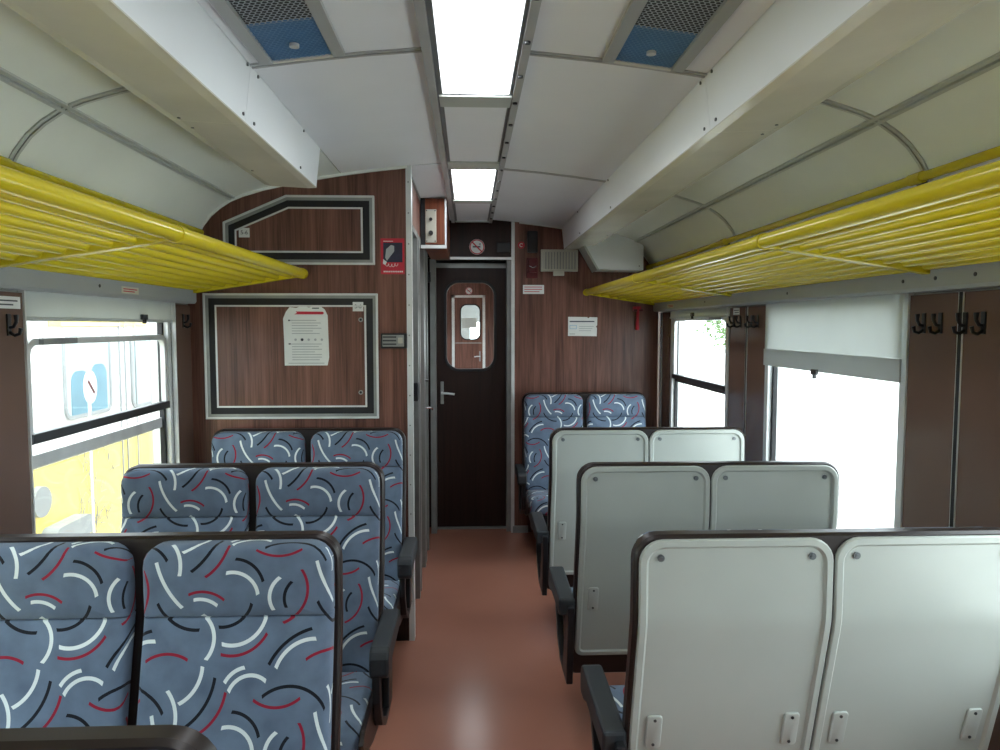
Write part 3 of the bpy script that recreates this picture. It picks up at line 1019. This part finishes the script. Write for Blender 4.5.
def double_seat(name, arm, W=0.45):
    """faces -y; y = 0 is the rear of the head part; arm = side (+1/-1) of the aisle armrest"""
    t = thing(name, 'double seat', 'seat', (0, 0, 0), group='double seats')
    ZTOP = 1.07
    m = MB()
    outl = [rr(-W + i, W - i, 0.24 + i, ZTOP - i, 0.06 - i, 0.02 - i, 6) for i in (0.006, 0.0, 0.0, 0.006)]
    ys = (-0.044, -0.036, -0.008, 0.0)
    m.rings([[(x, y, z) for x, z in o] for o, y in zip(outl, ys)])
    shear(m)
    m.build('back_frame', 'seat_brown', t, smooth=35)
    for c in (-1, 1):
        xa, xb = sorted((c * 0.016, c * (W - 0.013)))
        # front cushions: head part and back part meet at the seam
        for z0, z1, rt, rb in ((0.8985, 1.060, 0.05, 0.004), (0.39, 0.898, 0.004, 0.03)):
            m = MB()
            lv = ((0.0, 0.0), (0.0, 0.030), (0.004, 0.040), (0.012, 0.046), (0.028, 0.049))
            loops = []
            for i, d in lv:
                o = rr(xa + i, xb - i, z0 + (i if rb > 0.01 else i * 0.12), z1 - (i if rt > 0.01 else i * 0.12), max(rt - i, 0.003), max(rb - i, 0.003), 5)
                loops.append([(x, -0.044 - d, z) for x, z in o])
            R = m.rings(loops, True, False)
            cx, cz = (xa + xb) / 2, (z0 + z1) / 2
            prev = R[-1]
            for sc_, d in ((0.6, 0.052), (0.25, 0.053)):
                cur = [m.bm.verts.new((cx + (v.co.x - cx) * sc_ / (1 if sc_ == 0.6 else 1), -0.044 - d, cz + (v.co.z - cz) * sc_)) for v in R[-1]]
                for i in range(len(cur)):
                    j = (i + 1) % len(cur)
                    m.bm.faces.new((prev[i], prev[j], cur[j], cur[i]))
                prev = cur
            m.bm.faces.new(prev)
            for v in m.bm.verts:
                v.co.y -= max(0.0, 0.898 - v.co.z) * TAN
            o = m.build('head_cushion' if z0 > 0.85 else 'back_cushion', 'fabric', t, smooth=50)
            def cuv(p, cx=cx, hw=(xb - xa) / 2):
                d = -0.044 - (p[1] + max(0.0, 0.898 - p[2]) * TAN)
                k = min(1.0, max(0.0, (abs(p[0] - cx) - hw + 0.03) / 0.03))
                e = (0.05 - d) * 0.9
                return (p[0] + e * k * (1 if p[0] > cx else -1) - 0.022 + 62 * PU, -(35 * PU + 0.016 + (1.060 - p[2])) + (e if p[2] > 1.02 else 0))
            uv_map(o, cuv)
        # seat cushion
        m = MB()
        loops = []
        for i, z in ((0.02, 0.305), (0.0, 0.32), (0.0, 0.385), (0.008, 0.403), (0.025, 0.412), (0.07, 0.417)):
            o = rr(xa + i, xb - i, -0.60 + i, -0.165 - i, max(0.02 - i, 0.004), max(0.05 - i, 0.004), 5)
            loops.append([(x, y, z + (-(y + 0.4)) * 0.06) for x, y in o])
        m.rings(loops)
        o = m.build('seat_cushion', 'fabric', t, smooth=50)
        uv_map(o, lambda p: (p[0] - 0.008 + 62 * PU, p[1] + p[2] * 0.8 + 0.05))
        xa, xb = sorted((c * 0.0025, c * (W - 0.011)))
        # white moulded rear panel with rim, screws and hatch plates
        m = MB()
        loops = []
        for i, y in ((0.0, 0.0), (0.0, 0.006), (0.003, 0.010), (0.016, 0.010), (0.022, 0.003)):
            loops.append([(x, y, z) for x, z in rr(xa + i, xb - i, 0.325 + i, ZTOP - 0.009 - i, 0.055 - i * 0.8, 0.03 - i * 0.8, 6)])
        m.rings(loops)
        shear(m)
        pn = m.build('rear_panel', 'seat_white', t, smooth=35)
        for sx_ in (xa + 0.05, xb - 0.05):
            MB().cyl((sx_, 0.003, 1.018), 'y', 0.0085, 0.004, 12).cyl((sx_, 0.007, 1.018), 'y', 0.004, 0.002, 8).build('screw', 'screw_grey', pn, smooth=40)
        for hx in (xa + 0.058, xb - 0.058):
            zc = 0.562
            sh = -(KINK - zc) * TAN
            m = MB()
            m.rings([[(x, y + 0.003, z) for x, z in rr(hx - 0.019 + i, hx + 0.019 - i, zc - 0.047 + i, zc + 0.047 - i, 0.008, 0.008, 3)] for i, y in ((0, 0), (0, 0.004), (0.002, 0.006))])
            for v in m.bm.verts:
                v.co.y -= (KINK - v.co.z) * TAN
            hp = m.build('hatch_plate', 'plate_white', pn, smooth=35)
            for dz in (-0.035, 0.035):
                MB().cyl((hx, 0.008 - (KINK - zc - dz) * TAN, zc + dz), 'y', 0.004, 0.003, 8).build('screw', 'steel_dark', hp)
    # lower rear skirt, seat base, legs
    bx('seat_base', 'black_plastic', t, -W + 0.02, W - 0.02, -0.57, -0.21, 0.25, 0.31, 0.01)
    for lx in (-arm * 0.36, arm * 0.05):
        MB().box(lx - 0.03, lx + 0.03, -0.45, -0.25, 0.02, 0.26).box(lx - 0.06, lx + 0.06, -0.50, -0.20, 0.0, 0.02).build('leg', 'black_plastic', t, bevel=0.004)
    for s in (-1, 1):
        xa, xb = sorted((s * (W - 0.013), s * (W + 0.002)))
        P = [(-0.15, 0.25), (-0.22, 0.24), (-0.40, 0.27), (-0.58, 0.33), (-0.61, 0.38), (-0.56, 0.40), (-0.15, 0.385)]
        MB().prism(P, 'x', xa, xb).build('side_panel', 'seat_brown', t, bevel=0.003)
    xa, xb = sorted((arm * (W - 0.005), arm * (W + 0.055)))
    ar = MB().prism([(-0.07, 0.50), (-0.07, 0.562), (-0.40, 0.572), (-0.425, 0.565), (-0.435, 0.545), (-0.435, 0.495), (-0.42, 0.48), (-0.38, 0.48), (-0.33, 0.50)], 'x', xa, xb).build('armrest', 'arm_rubber', t, bevel=0.008)
    xa, xb = sorted((arm * (W + 0.002), arm * (W + 0.026)))
    MB().prism([(-0.04, 0.54), (-0.075, 0.24), (-0.185, 0.24), (-0.15, 0.40), (-0.11, 0.54)], 'x', xa, xb).build('arm_bracket', 'black_plastic', t, bevel=0.004)
    MB().prism([(-0.39, 0.49), (-0.42, 0.49), (-0.42, 0.40), (-0.36, 0.30), (-0.26, 0.245), (-0.18, 0.24), (-0.18, 0.262), (-0.25, 0.27), (-0.335, 0.315), (-0.39, 0.41)], 'x', xa, xb).build('arm_support', 'black_plastic', t, bevel=0.003)
    return t


seatA = double_seat('double_seat', 1)
seatB = double_seat('double_seat', -1)
seatR = double_seat('double_seat', 1, 0.468)
XS = 0.79
XR2 = 0.806
rows = [(-XS, 1.715, 0, 'patterned double seat facing the camera in the left foreground'),
        (-XS, 2.585, 0, 'second patterned double seat on the left, below the window'),
        (-XS, 3.462, 0, 'patterned double seat against the left wood partition'),
        (-XS, 0.875, 0, 'double seat at the bottom left corner, only its dark top edge in view'),
        (XR2, 1.632, 1, 'white backed double seat in the right foreground'),
        (XR2, 2.502, 1, 'middle white backed double seat on the right'),
        (XR2, 3.385, 1, 'farthest white backed double seat on the right'),
        (XS, 5.255, 2, 'patterned double seat against the far end wall on the right')]
used = set()
for x, y, kind, lab in rows:
    src = (seatA, seatR, seatB)[kind]
    o = copy_tree(src) if kind in used else src
    used.add(kind)
    o.location = (x, y, 0)
    o.rotation_euler = (0, 0, PI if kind == 1 else 0)
    o['label'] = lab

# ---------------------------------------------------------------- partition cabinets and notices
def inset(poly, d):
    n = len(poly)
    out = []
    for i in range(n):
        p0, p1, p2 = Vector(poly[i - 1]), Vector(poly[i]), Vector(poly[(i + 1) % n])
        e1, e2 = (p1 - p0).normalized(), (p2 - p1).normalized()
        n1, n2 = Vector((-e1.y, e1.x)), Vector((-e2.y, e2.x))
        b = (n1 + n2)
        b = b / (1 + n1.dot(n2))
        out.append(tuple(p1 + b * d))
    return out


def cabinet(poly, label, screws):
    y = YP
    xs = [p[0] for p in poly]
    t = thing('wall_cabinet', label, 'cabinet', (sum(xs) / len(xs), y, min(p[1] for p in poly)))
    a, b, c, d, e = poly, inset(poly, 0.010), inset(poly, 0.024), inset(poly, 0.056), inset(poly, 0.064)
    MB().frame(a, b, 'y', y - 0.012, y).build('frame', 'alu', t, bevel=0.002)
    MB().frame(b, c, 'y', y - 0.007, y).build('inner_frame', 'alu_dull', t)
    MB().frame(c, d, 'y', y - 0.005, y).build('gasket', 'gasket', t)
    dr = MB().prism(e, 'y', y - 0.012, y).build('door', 'wood', t)
    MB().frame(d, e, 'y', y - 0.014, y).build('door_edge', 'alu', dr)
    for x, z in screws:
        MB().cyl((x, y - 0.012, z), 'y', 0.011, -0.003, 14).build('lock', 'alu_dull', dr, smooth=40)
        MB().cyl((x, y - 0.015, z), 'y', 0.006, -0.001, 8).build('lock_hole', 'gasket', dr)
    return t


cabinet([(-1.297, 1.105), (-0.475, 1.105), (-0.475, 1.705), (-1.297, 1.705)], 'large wood fronted wall cabinet holding the torn white notice', [(-0.556, 1.580), (-0.560, 1.232)])
cabinet([(-1.195, 1.84), (-0.486, 1.84), (-0.486, 2.165), (-0.90, 2.165), (-1.195, 2.038)], 'upper wood fronted cabinet with slanted corner under the ceiling', [])


def sticker(x, z, s, lab):
    y = YP - 0.012
    t = thing('number_sticker', lab, 'sticker', (x, y, z - 0.022), group='cabinet number stickers')
    bx('card', 'paper', t, x - 0.025, x + 0.025, y - 0.001, y, z - 0.022, z + 0.022)
    text_part(s, 0.026, (x, y - 0.0015, z), (PI / 2, 0, 0), 'ink', t)


sticker(-1.095, 1.988, '5-6', 'small white number sticker on the upper slanted cabinet')
sticker(-0.568, 1.642, '3-6', 'small white number sticker in the corner of the large cabinet')

# torn A4 notice
y = YP - 0.0125
t = thing('notice_sheet', 'torn white notice sheet with red heading on the large cabinet', 'notice', (-0.817, y, 1.362))
jag = [(-0.918, 1.362), (-0.716, 1.362), (-0.708, 1.40), (-0.712, 1.60), (-0.725, 1.628), (-0.74, 1.640), (-0.775, 1.645), (-0.80, 1.638), (-0.83, 1.646), (-0.86, 1.636), (-0.89, 1.640), (-0.908, 1.618), (-0.922, 1.585), (-0.919, 1.48)]
MB().prism(jag, 'y', y - 0.0012, y).build('sheet', 'paper', t)
MB().prism([(-0.87, 1.605), (-0.735, 1.605), (-0.728, 1.612), (-0.735, 1.618), (-0.862, 1.619), (-0.856, 1.612)], 'y', y - 0.002, y - 0.0012).build('heading_band', 'red_print', t)
bx('heading_mark', 'navy_print', t, -0.785, -0.752, y - 0.002, y - 0.0012, 1.632, 1.637)
m = MB()
z = 1.568
for k in range(16):
    if k == 7:
        for q in range(5):
            m.cyl((-0.865 + q * 0.031, y - 0.0012, 1.485), 'y', 0.006, -0.0006, 10)
    elif k not in (6, 8):
        m.box(-0.882 if k not in (0, 9) else -0.895, -0.74 - random.random() * (0.03 if k % 4 else 0.08), y - 0.0018, y - 0.0012, 1.575 - k * 0.0125, 1.5785 - k * 0.0125)
m.box(-0.90, -0.73, y - 0.0018, y - 0.0012, 1.371, 1.3745)
m.build('printed_lines', 'ink_pale', t)
MB().cyl((-0.834, y - 0.0012, 1.485), 'y', 0.007, -0.001, 10).build('printed_icon', 'ink', t)
bx('printed_mark', 'navy_print', t, -0.898, -0.890, y - 0.0019, y - 0.0012, 1.573, 1.580)
bx('printed_mark', 'navy_print', t, -0.898, -0.888, y - 0.0019, y - 0.0012, 1.462, 1.468)

# small red poster
y = YP - 0.001
t = thing('red_poster', 'small red poster with dark photograph beside the corridor', 'poster', (-0.403, y, 1.797))
bx('card', 'red_print', t, -0.459, -0.347, y - 0.001, y, 1.797, 1.966)
bx('picture', 'navy_print', t, -0.447, -0.356, y - 0.002, y - 0.001, 1.853, 1.946)
MB().prism([(-0.433, 1.915), (-0.41, 1.935), (-0.395, 1.93), (-0.395, 1.905), (-0.43, 1.86), (-0.438, 1.875)], 'y', y - 0.0026, y - 0.002).build('pictured_figure', 'ink_pale', t)
MB().prism([(-0.447, 1.868), (-0.43, 1.855), (-0.437, 1.84), (-0.449, 1.846)], 'y', y - 0.003, y - 0.002).build('pale_shape', 'paper', t)
for q in range(4):
    cx = -0.43 + q * 0.015
    cz = 1.846 - 0.006 * math.sin((q + 0.5) * 0.8)
    MB().tube([(cx + 0.007 * math.cos(a), y - 0.002, cz + 0.009 * math.sin(a)) for a in (2.6, 3.4, 4.2, 5.0, 5.8, 6.6)], 0.0012, 6).build('drawn_loop', 'paper', t)
m = MB()
for k in range(11):
    m.box(-0.446 + k * 0.0085, -0.440 + k * 0.0085, y - 0.0017, y - 0.001, 1.806, 1.8125)
m.box(-0.446, -0.40, y - 0.0017, y - 0.001, 1.951, 1.954)
m.build('printed_line', 'paper', t)

# grey control box on the partition
y = YP
t = thing('control_box', 'small grey and black control box beside the large cabinet', 'control box', (-0.397, y, 1.445))
bx('housing', 'black_plastic', t, -0.460, -0.336, y - 0.030, y, 1.443, 1.515, 0.004)
bx('face', 'alu_dull', t, -0.452, -0.350, y - 0.034, y - 0.028, 1.452, 1.508, 0.002)
for k in range(3):
    bx('slot', 'steel_dark', t, -0.450, -0.386, y - 0.036, y - 0.033, 1.460 + k * 0.017, 1.467 + k * 0.017)
bx('button', 'cream_plate', t, -0.378, -0.356, y - 0.038, y - 0.033, 1.467, 1.495, 0.003)

# wood box with knob plate in the corridor
y = 4.4
t = thing('switch_cupboard', 'wood ceiling cupboard with two knobs beside the light channel', 'cupboard', (-0.25, y, 2.02))
bx('body', 'wood_orange', t, -0.315, -0.178, y, YF - 0.004, 2.035, 2.305)
bx('front_edge', 'alu', t, -0.182, -0.172, y - 0.006, y + 0.01, 2.02, 2.305)
bx('bottom_edge', 'alu', t, -0.325, -0.172, y - 0.008, y + 0.03, 2.012, 2.03)
bx('side_edge', 'black_plastic', t, -0.325, -0.298, y - 0.004, y + 0.01, 2.03, 2.305)
pl = bx('knob_plate', 'cream_plate', t, -0.296, -0.232, y - 0.008, y, 2.045, 2.240, 0.003)
for z in (2.10, 2.18):
    MB().cyl((-0.264, y - 0.008, z), 'y', 0.014 if z < 2.15 else 0.010, -0.016, 14).build('knob', 'black_plastic', pl, smooth=40)
for dx in (-0.025, 0.025):
    for z in (2.053, 2.232):
        MB().cyl((-0.264 + dx, y - 0.008, z), 'y', 0.004, -0.002, 8).build('screw', 'steel_dark', pl)

# ---------------------------------------------------------------- fittings on the far wall
y = YF
t = thing('red_round_sign', 'small round red sign beside the black box on the end wall', 'sign', (0.345, y, 2.11))
MB().cyl((0.345, y, 2.142), 'y', 0.026, -0.004, 20).build('disc', 'red_print', t)
MB().tube([(0.345 + 0.012 * math.cos(a), y - 0.005, 2.142 + 0.012 * math.sin(a)) for a in (0.6, 1.4, 2.2, 3.0, 3.8, 4.6, 5.4)], 0.003, 6).build('mark', 'paper', t)
t = thing('black_box', 'tall narrow black box on the end wall beside the vent grille', 'box', (0.425, y, 2.085))
bx('housing', 'black_plastic', t, 0.388, 0.462, y - 0.05, y, 2.085, 2.24, 0.005)
bx('cover', 'gasket', t, 0.394, 0.456, y - 0.054, y - 0.048, 2.095, 2.23, 0.003)
t = thing('alarm_handle', 'dark red alarm box with small handle under the black box', 'alarm', (0.425, y, 1.90))
bx('back_plate', 'dark_red', t, 0.382, 0.468, y - 0.012, y, 1.90, 2.05, 0.004)
bx('housing', 'dark_red', t, 0.392, 0.458, y - 0.045, y - 0.01, 1.94, 2.04, 0.006)
MB().tube([(0.40, y - 0.05, 1.985), (0.425, y - 0.058, 1.972), (0.45, y - 0.05, 1.985)], 0.006, 8).build('handle', 'chrome', t, smooth=40)
t = thing('vent_grille', 'cream slatted vent grille on the end wall', 'vent', (0.625, y, 1.93))
MB().frame([(0.488, 1.95), (0.762, 1.95), (0.762, 2.11), (0.488, 2.11)], [(0.505, 1.967), (0.745, 1.967), (0.745, 2.093), (0.505, 2.093)], 'y', y - 0.02, y).build('frame', 'cream_plate', t, bevel=0.003)
bx('backing', 'alu_dull', t, 0.50, 0.75, y - 0.006, y, 1.96, 2.10)
for k in range(11):
    x = 0.515 + k * 0.0215
    bx('slat', 'cream_plate', t, x - 0.006, x + 0.006, y - 0.016, y - 0.004, 1.965, 2.095)
bx('adjuster', 'cream_plate', t, 0.58, 0.66, y - 0.03, y - 0.002, 1.918, 1.952, 0.003)
t = thing('notice_label', 'narrow white label beside the door frame', 'label', (0.436, y, 1.785))
bx('card', 'paper', t, 0.358, 0.514, y - 0.001, y, 1.786, 1.852)
m = MB()
for k in range(3):
    m.box(0.368, 0.50 - 0.02 * (k == 2), y - 0.0016, y - 0.001, 1.834 - k * 0.017, 1.839 - k * 0.017)
m.build('printed_lines', 'red_print', t)
t = thing('notice_card', 'white notice card with notched edge above the far seat', 'notice', (0.80, y, 1.475))
outl = [(0.694, 1.477), (0.908, 1.474), (0.910, 1.535), (0.902, 1.545), (0.911, 1.556), (0.912, 1.614), (0.855, 1.616), (0.845, 1.607), (0.835, 1.616), (0.694, 1.618)]
MB().prism(outl, 'y', y - 0.0015, y).build('card', 'paper', t)
bx('heading', 'navy_print', t, 0.705, 0.89, y - 0.002, y - 0.0015, 1.579, 1.587)
m = MB()
for k in range(3):
    m.box(0.775, 0.885 - 0.01 * k, y - 0.002, y - 0.0015, 1.545 - k * 0.016, 1.549 - k * 0.016)
m.box(0.704, 0.745, y - 0.002, y - 0.0015, 1.488, 1.494)
m.build('printed_lines', 'ink_pale', t)
MB().frame([(0.706, 1.528), (0.758, 1.528), (0.758, 1.556), (0.706, 1.556)], [(0.709, 1.531), (0.755, 1.531), (0.755, 1.553), (0.709, 1.553)], 'y', y - 0.002, y - 0.0015).build('printed_box', 'ink_blue', t)
t = thing('emergency_hammer', 'red emergency hammer hanging on the end wall near the window', 'hammer', (1.205, y, 1.52))
bx('holder', 'red_print', t, 1.175, 1.235, y - 0.018, y, 1.66, 1.695, 0.004)
MB().tube([(1.21, y - 0.03, 1.69), (1.208, y - 0.03, 1.62), (1.206, y - 0.028, 1.52)], [0.011, 0.010, 0.015], 10).build('shaft', 'red_print', t, smooth=40)
MB().tube([(1.175, y - 0.03, 1.665), (1.245, y - 0.03, 1.665)], [0.009, 0.009], 8).build('head', 'dark_red', t, smooth=40)

# sloping white cover dropping from the right duct to the end wall
P = [(0.745, 2.165), (0.875, 1.95), (1.20, 1.945), (1.20, 2.19), (0.95, 2.21), (0.75, 2.19)]
t = thing('duct_outlet', 'white angular outlet box under the end of the right duct', 'duct outlet', (0.98, 5.2, 1.945))
MB().prism(P, 'y', 5.18, YF - 0.004).build('box', 'duct_side', t, bevel=0.003)
MB().prism([(0.735, 2.168), (0.868, 1.942), (0.882, 1.948), (0.75, 2.172)], 'y', 5.165, YF - 0.004).build('slanted_edge', 'plate_white', t, bevel=0.002)
for x, z in ((0.79, 2.15), (1.17, 2.16), (1.17, 1.975)):
    MB().cyl((x, 5.18, z), 'y', 0.004, -0.002, 8).build('screw', 'steel_dark', t)


# ---------------------------------------------------------------- coat hooks and small labels
def hook(sx, yy, z, label):
    xw = sx * (XW[sx] - 0.012)
    t = thing('coat_hook', label, 'hook', (xw, yy, z - 0.03), group='black coat hooks')
    xs = sorted((xw, xw - sx * 0.005))
    bx('plate', 'black_plastic', t, xs[0], xs[1], yy - 0.009, yy + 0.009, z - 0.028, z + 0.035, 0.002)
    MB().tube([(xw - sx * 0.004, yy, z - 0.004), (xw - sx * 0.016, yy, z - 0.002), (xw - sx * 0.024, yy, z + 0.012), (xw - sx * 0.024, yy, z + 0.032)], [0.005, 0.005, 0.005, 0.007], 8).build('upper_prong', 'black_plastic', t, smooth=40)
    MB().tube([(xw - sx * 0.004, yy, z - 0.018), (xw - sx * 0.018, yy, z - 0.027), (xw - sx * 0.032, yy, z - 0.022), (xw - sx * 0.036, yy, z - 0.006)], [0.005, 0.005, 0.005, 0.006], 8).build('lower_prong', 'black_plastic', t, smooth=40)


for sx, yy, z, lab in ((1, 2.225, 1.555, 'black coat hook nearest the blind on the right foreground panel'), (1, 2.145, 1.555, 'second black coat hook from the blind, left of the metal strip'),
                       (1, 2.035, 1.555, 'third black coat hook from the blind, right of the metal strip'), (1, 1.96, 1.555, 'rightmost black coat hook on the right foreground panels'),
                       (1, 3.87, 1.57, 'leftmost coat hook between the two right windows'), (1, 3.77, 1.57, 'second coat hook between the two right windows'),
                       (1, 3.62, 1.57, 'third coat hook between the two right windows'), (1, 3.54, 1.57, 'coat hook between the right windows closest to the blind'),
                       (-1, 2.155, 1.55, 'black coat hook at the left edge beside the window'), (-1, 3.44, 1.57, 'coat hook in the corner beside the left partition')):
    hook(sx, yy, z, lab)


def wall_label(sx, x, y0, y1, z0, z1, label, m='paper'):
    t = thing('wall_label', label, 'label', (x, (y0 + y1) / 2, z0), group='small wall labels')
    xs = sorted((x, x - sx * 0.001))
    bx('card', m, t, xs[0], xs[1], y0, y1, z0, z1)
    q = MB()
    xs = sorted((x - sx * 0.001, x - sx * 0.0016))
    for k in range(2):
        zz = z1 - (z1 - z0) * (0.35 + 0.33 * k)
        q.box(xs[0], xs[1], y0 + (y1 - y0) * 0.1, y1 - (y1 - y0) * (0.1 + 0.15 * k), zz - 0.002, zz + 0.002)
    q.build('printed_lines', 'red_print' if m == 'paper_old' else 'ink', t)


wall_label(1, XW[1] - 0.012, 3.79, 3.88, 1.61, 1.645, 'white label above the hooks between the right windows')
wall_label(-1, -(XW[-1] - 0.012), 2.08, 2.215, 1.60, 1.635, 'white label above the hook at the left edge')
wall_label(-1, -1.328, 2.78, 2.92, 1.672, 1.698, 'pale sticker on the grey beam above the left window', 'paper_old')
wall_label(1, 1.328, 4.85, 5.0, 1.672, 1.698, 'pale sticker on the grey beam near the end wall', 'paper_old')

# ---------------------------------------------------------------- outside: ground, railcar, house, trees
g = MB().box(-60, 60, -60, 80, -1.25, -1.15).build('ground', 'ballast')
tag(g, 'pale ballast ground outside the train', 'ground', kind='structure')

XR = -3.1
rc = thing('railcar', 'white and yellow railcar on the next track outside the left window', 'train', (XR - 1.4, 6, -1.15))
bx('white_body', 'car_white', rc, XR - 2.8, XR, -8, 24, 0.53, 2.2, 0.02)
bx('yellow_body', 'car_yellow', rc, XR - 2.8, XR + 0.006, -8, 24, -0.5, 0.53)
bx('roof', 'car_grey', rc, XR - 2.6, XR - 0.25, -8, 24, 2.2, 2.45, 0.1)
bx('yellow_band', 'car_yellow', rc, XR, XR + 0.012, 5.45, 7.05, 1.545, 1.60)
bx('band_grille', 'car_grey', rc, XR + 0.012, XR + 0.02, 5.6, 6.5, 1.55, 1.575)
bx('underframe', 'steel_dark', rc, XR - 2.4, XR - 0.3, -7, 23, -1.0, -0.5)
for k, (a, b) in enumerate(((5.62, 6.35), (6.72, 7.45), (4.3, 5.1), (8.2, 9.4), (2.6, 3.8), (0.8, 2.0))):
    z0 = 0.83 if k != 1 else 0.80
    f = MB().frame(rr(a, b, z0, 1.50, 0.09, 0.09, 6), rr(a + 0.03, b - 0.03, z0 + 0.03, 1.47, 0.06, 0.06, 6), 'x', XR, XR + 0.015).build('window_frame', 'car_grey', rc)
    MB().prism(rr(a + 0.02, b - 0.02, z0 + 0.02, 1.48, 0.06, 0.06, 6), 'x', XR, XR + 0.006).build('pane', 'car_pane', f)
for a, b, z1 in ((5.72, 5.98, 1.20), (6.02, 6.27, 1.24)):  # reflection in the pane, painted as flat blue shapes
    MB().prism(rr(a, b, 0.86, z1, 0.09, 0.01, 5), 'x', XR + 0.006, XR + 0.010).build('blue_reflection', 'reflection_blue', rc)
for yy in (6.50, 6.60, 6.80, 7.6):
    bx('door_seam', 'car_grey', rc, XR + 0.006, XR + 0.016, yy, yy + 0.012, -0.45, 1.75)
m = MB()
for k in range(22):
    y0 = 5.75 + random.random() * 0.55
    z0 = -0.1 + random.random() * 0.62
    pts = [(XR + 0.012, y0 + 0.05 * j * random.uniform(-0.4, 1), z0 + 0.09 * random.uniform(-1, 1)) for j in range(5)]
    m.tube(pts, 0.0025, 4)
m.build('graffiti', 'car_grey', rc)
MB().cyl((XR, 5.22, 0.31), 'x', 0.11, 0.05, 20).build('round_lamp', 'car_grey', rc, smooth=40)
MB().prism(rr(5.25, 5.75, -0.05, 0.10, 0.06, 0.01, 5), 'x', XR, XR + 0.12).build('step_cover', 'car_grey', rc)


sg = thing('reflected_sign', 'white oval sign with a dark slash standing in for a reflection outside the left window', 'sign', (-2.85, 5.50, -1.15))  # solid sign added in place of one mirrored in the railcar pane
MB().cyl((-2.85, 5.50, -1.15), 'z', 0.009, 2.15, 10).build('post', 'car_white', sg)
MB().prism([(5.50 + 0.085 * math.cos(2 * PI * k / 24), 1.10 + 0.12 * math.sin(2 * PI * k / 24)) for k in range(24)], 'x', -2.845, -2.83).build('plate', 'car_white', sg)
MB().prism([(5.45, 1.14), (5.465, 1.155), (5.55, 1.06), (5.535, 1.045)], 'x', -2.83, -2.828).build('slash', 'dark_red', sg)


def tree(x, y, h, r, label):
    t = thing('tree', label, 'tree', (x, y, -1.15), group='trees outside')
    MB().tube([(x, y, -1.15), (x + 0.1, y, h * 0.4), (x, y + 0.1, h * 0.75)], [0.18, 0.13, 0.05], 8).build('trunk', 'bark', t, smooth=60)
    m = MB()
    for k in range(4200):
        a, b = random.uniform(0, 2 * PI), math.acos(random.uniform(-1, 1))
        rad = r * random.uniform(0.55, 1.0) ** 0.5 * (0.8 + 0.2 * math.sin(3 * a) * math.sin(2 * b))
        p = Vector((x + rad * math.sin(b) * math.cos(a), y + rad * math.sin(b) * math.sin(a), h * 0.72 + rad * 0.9 * math.cos(b)))
        u = Vector((random.gauss(0, 1), random.gauss(0, 1), random.gauss(0, 1))).normalized()
        v = u.orthogonal().normalized()
        s = random.uniform(0.07, 0.15)
        m.bm.faces.new([m.bm.verts.new(p + q) for q in (u * s, v * s * 0.5, -u * s, -v * s * 0.5)])
    o = m.build('crown', 'leaf', t)
    o['kind'] = 'stuff'


tree(12.6, 32.0, 4.3, 3.8, 'pale green tree outside the far right window')
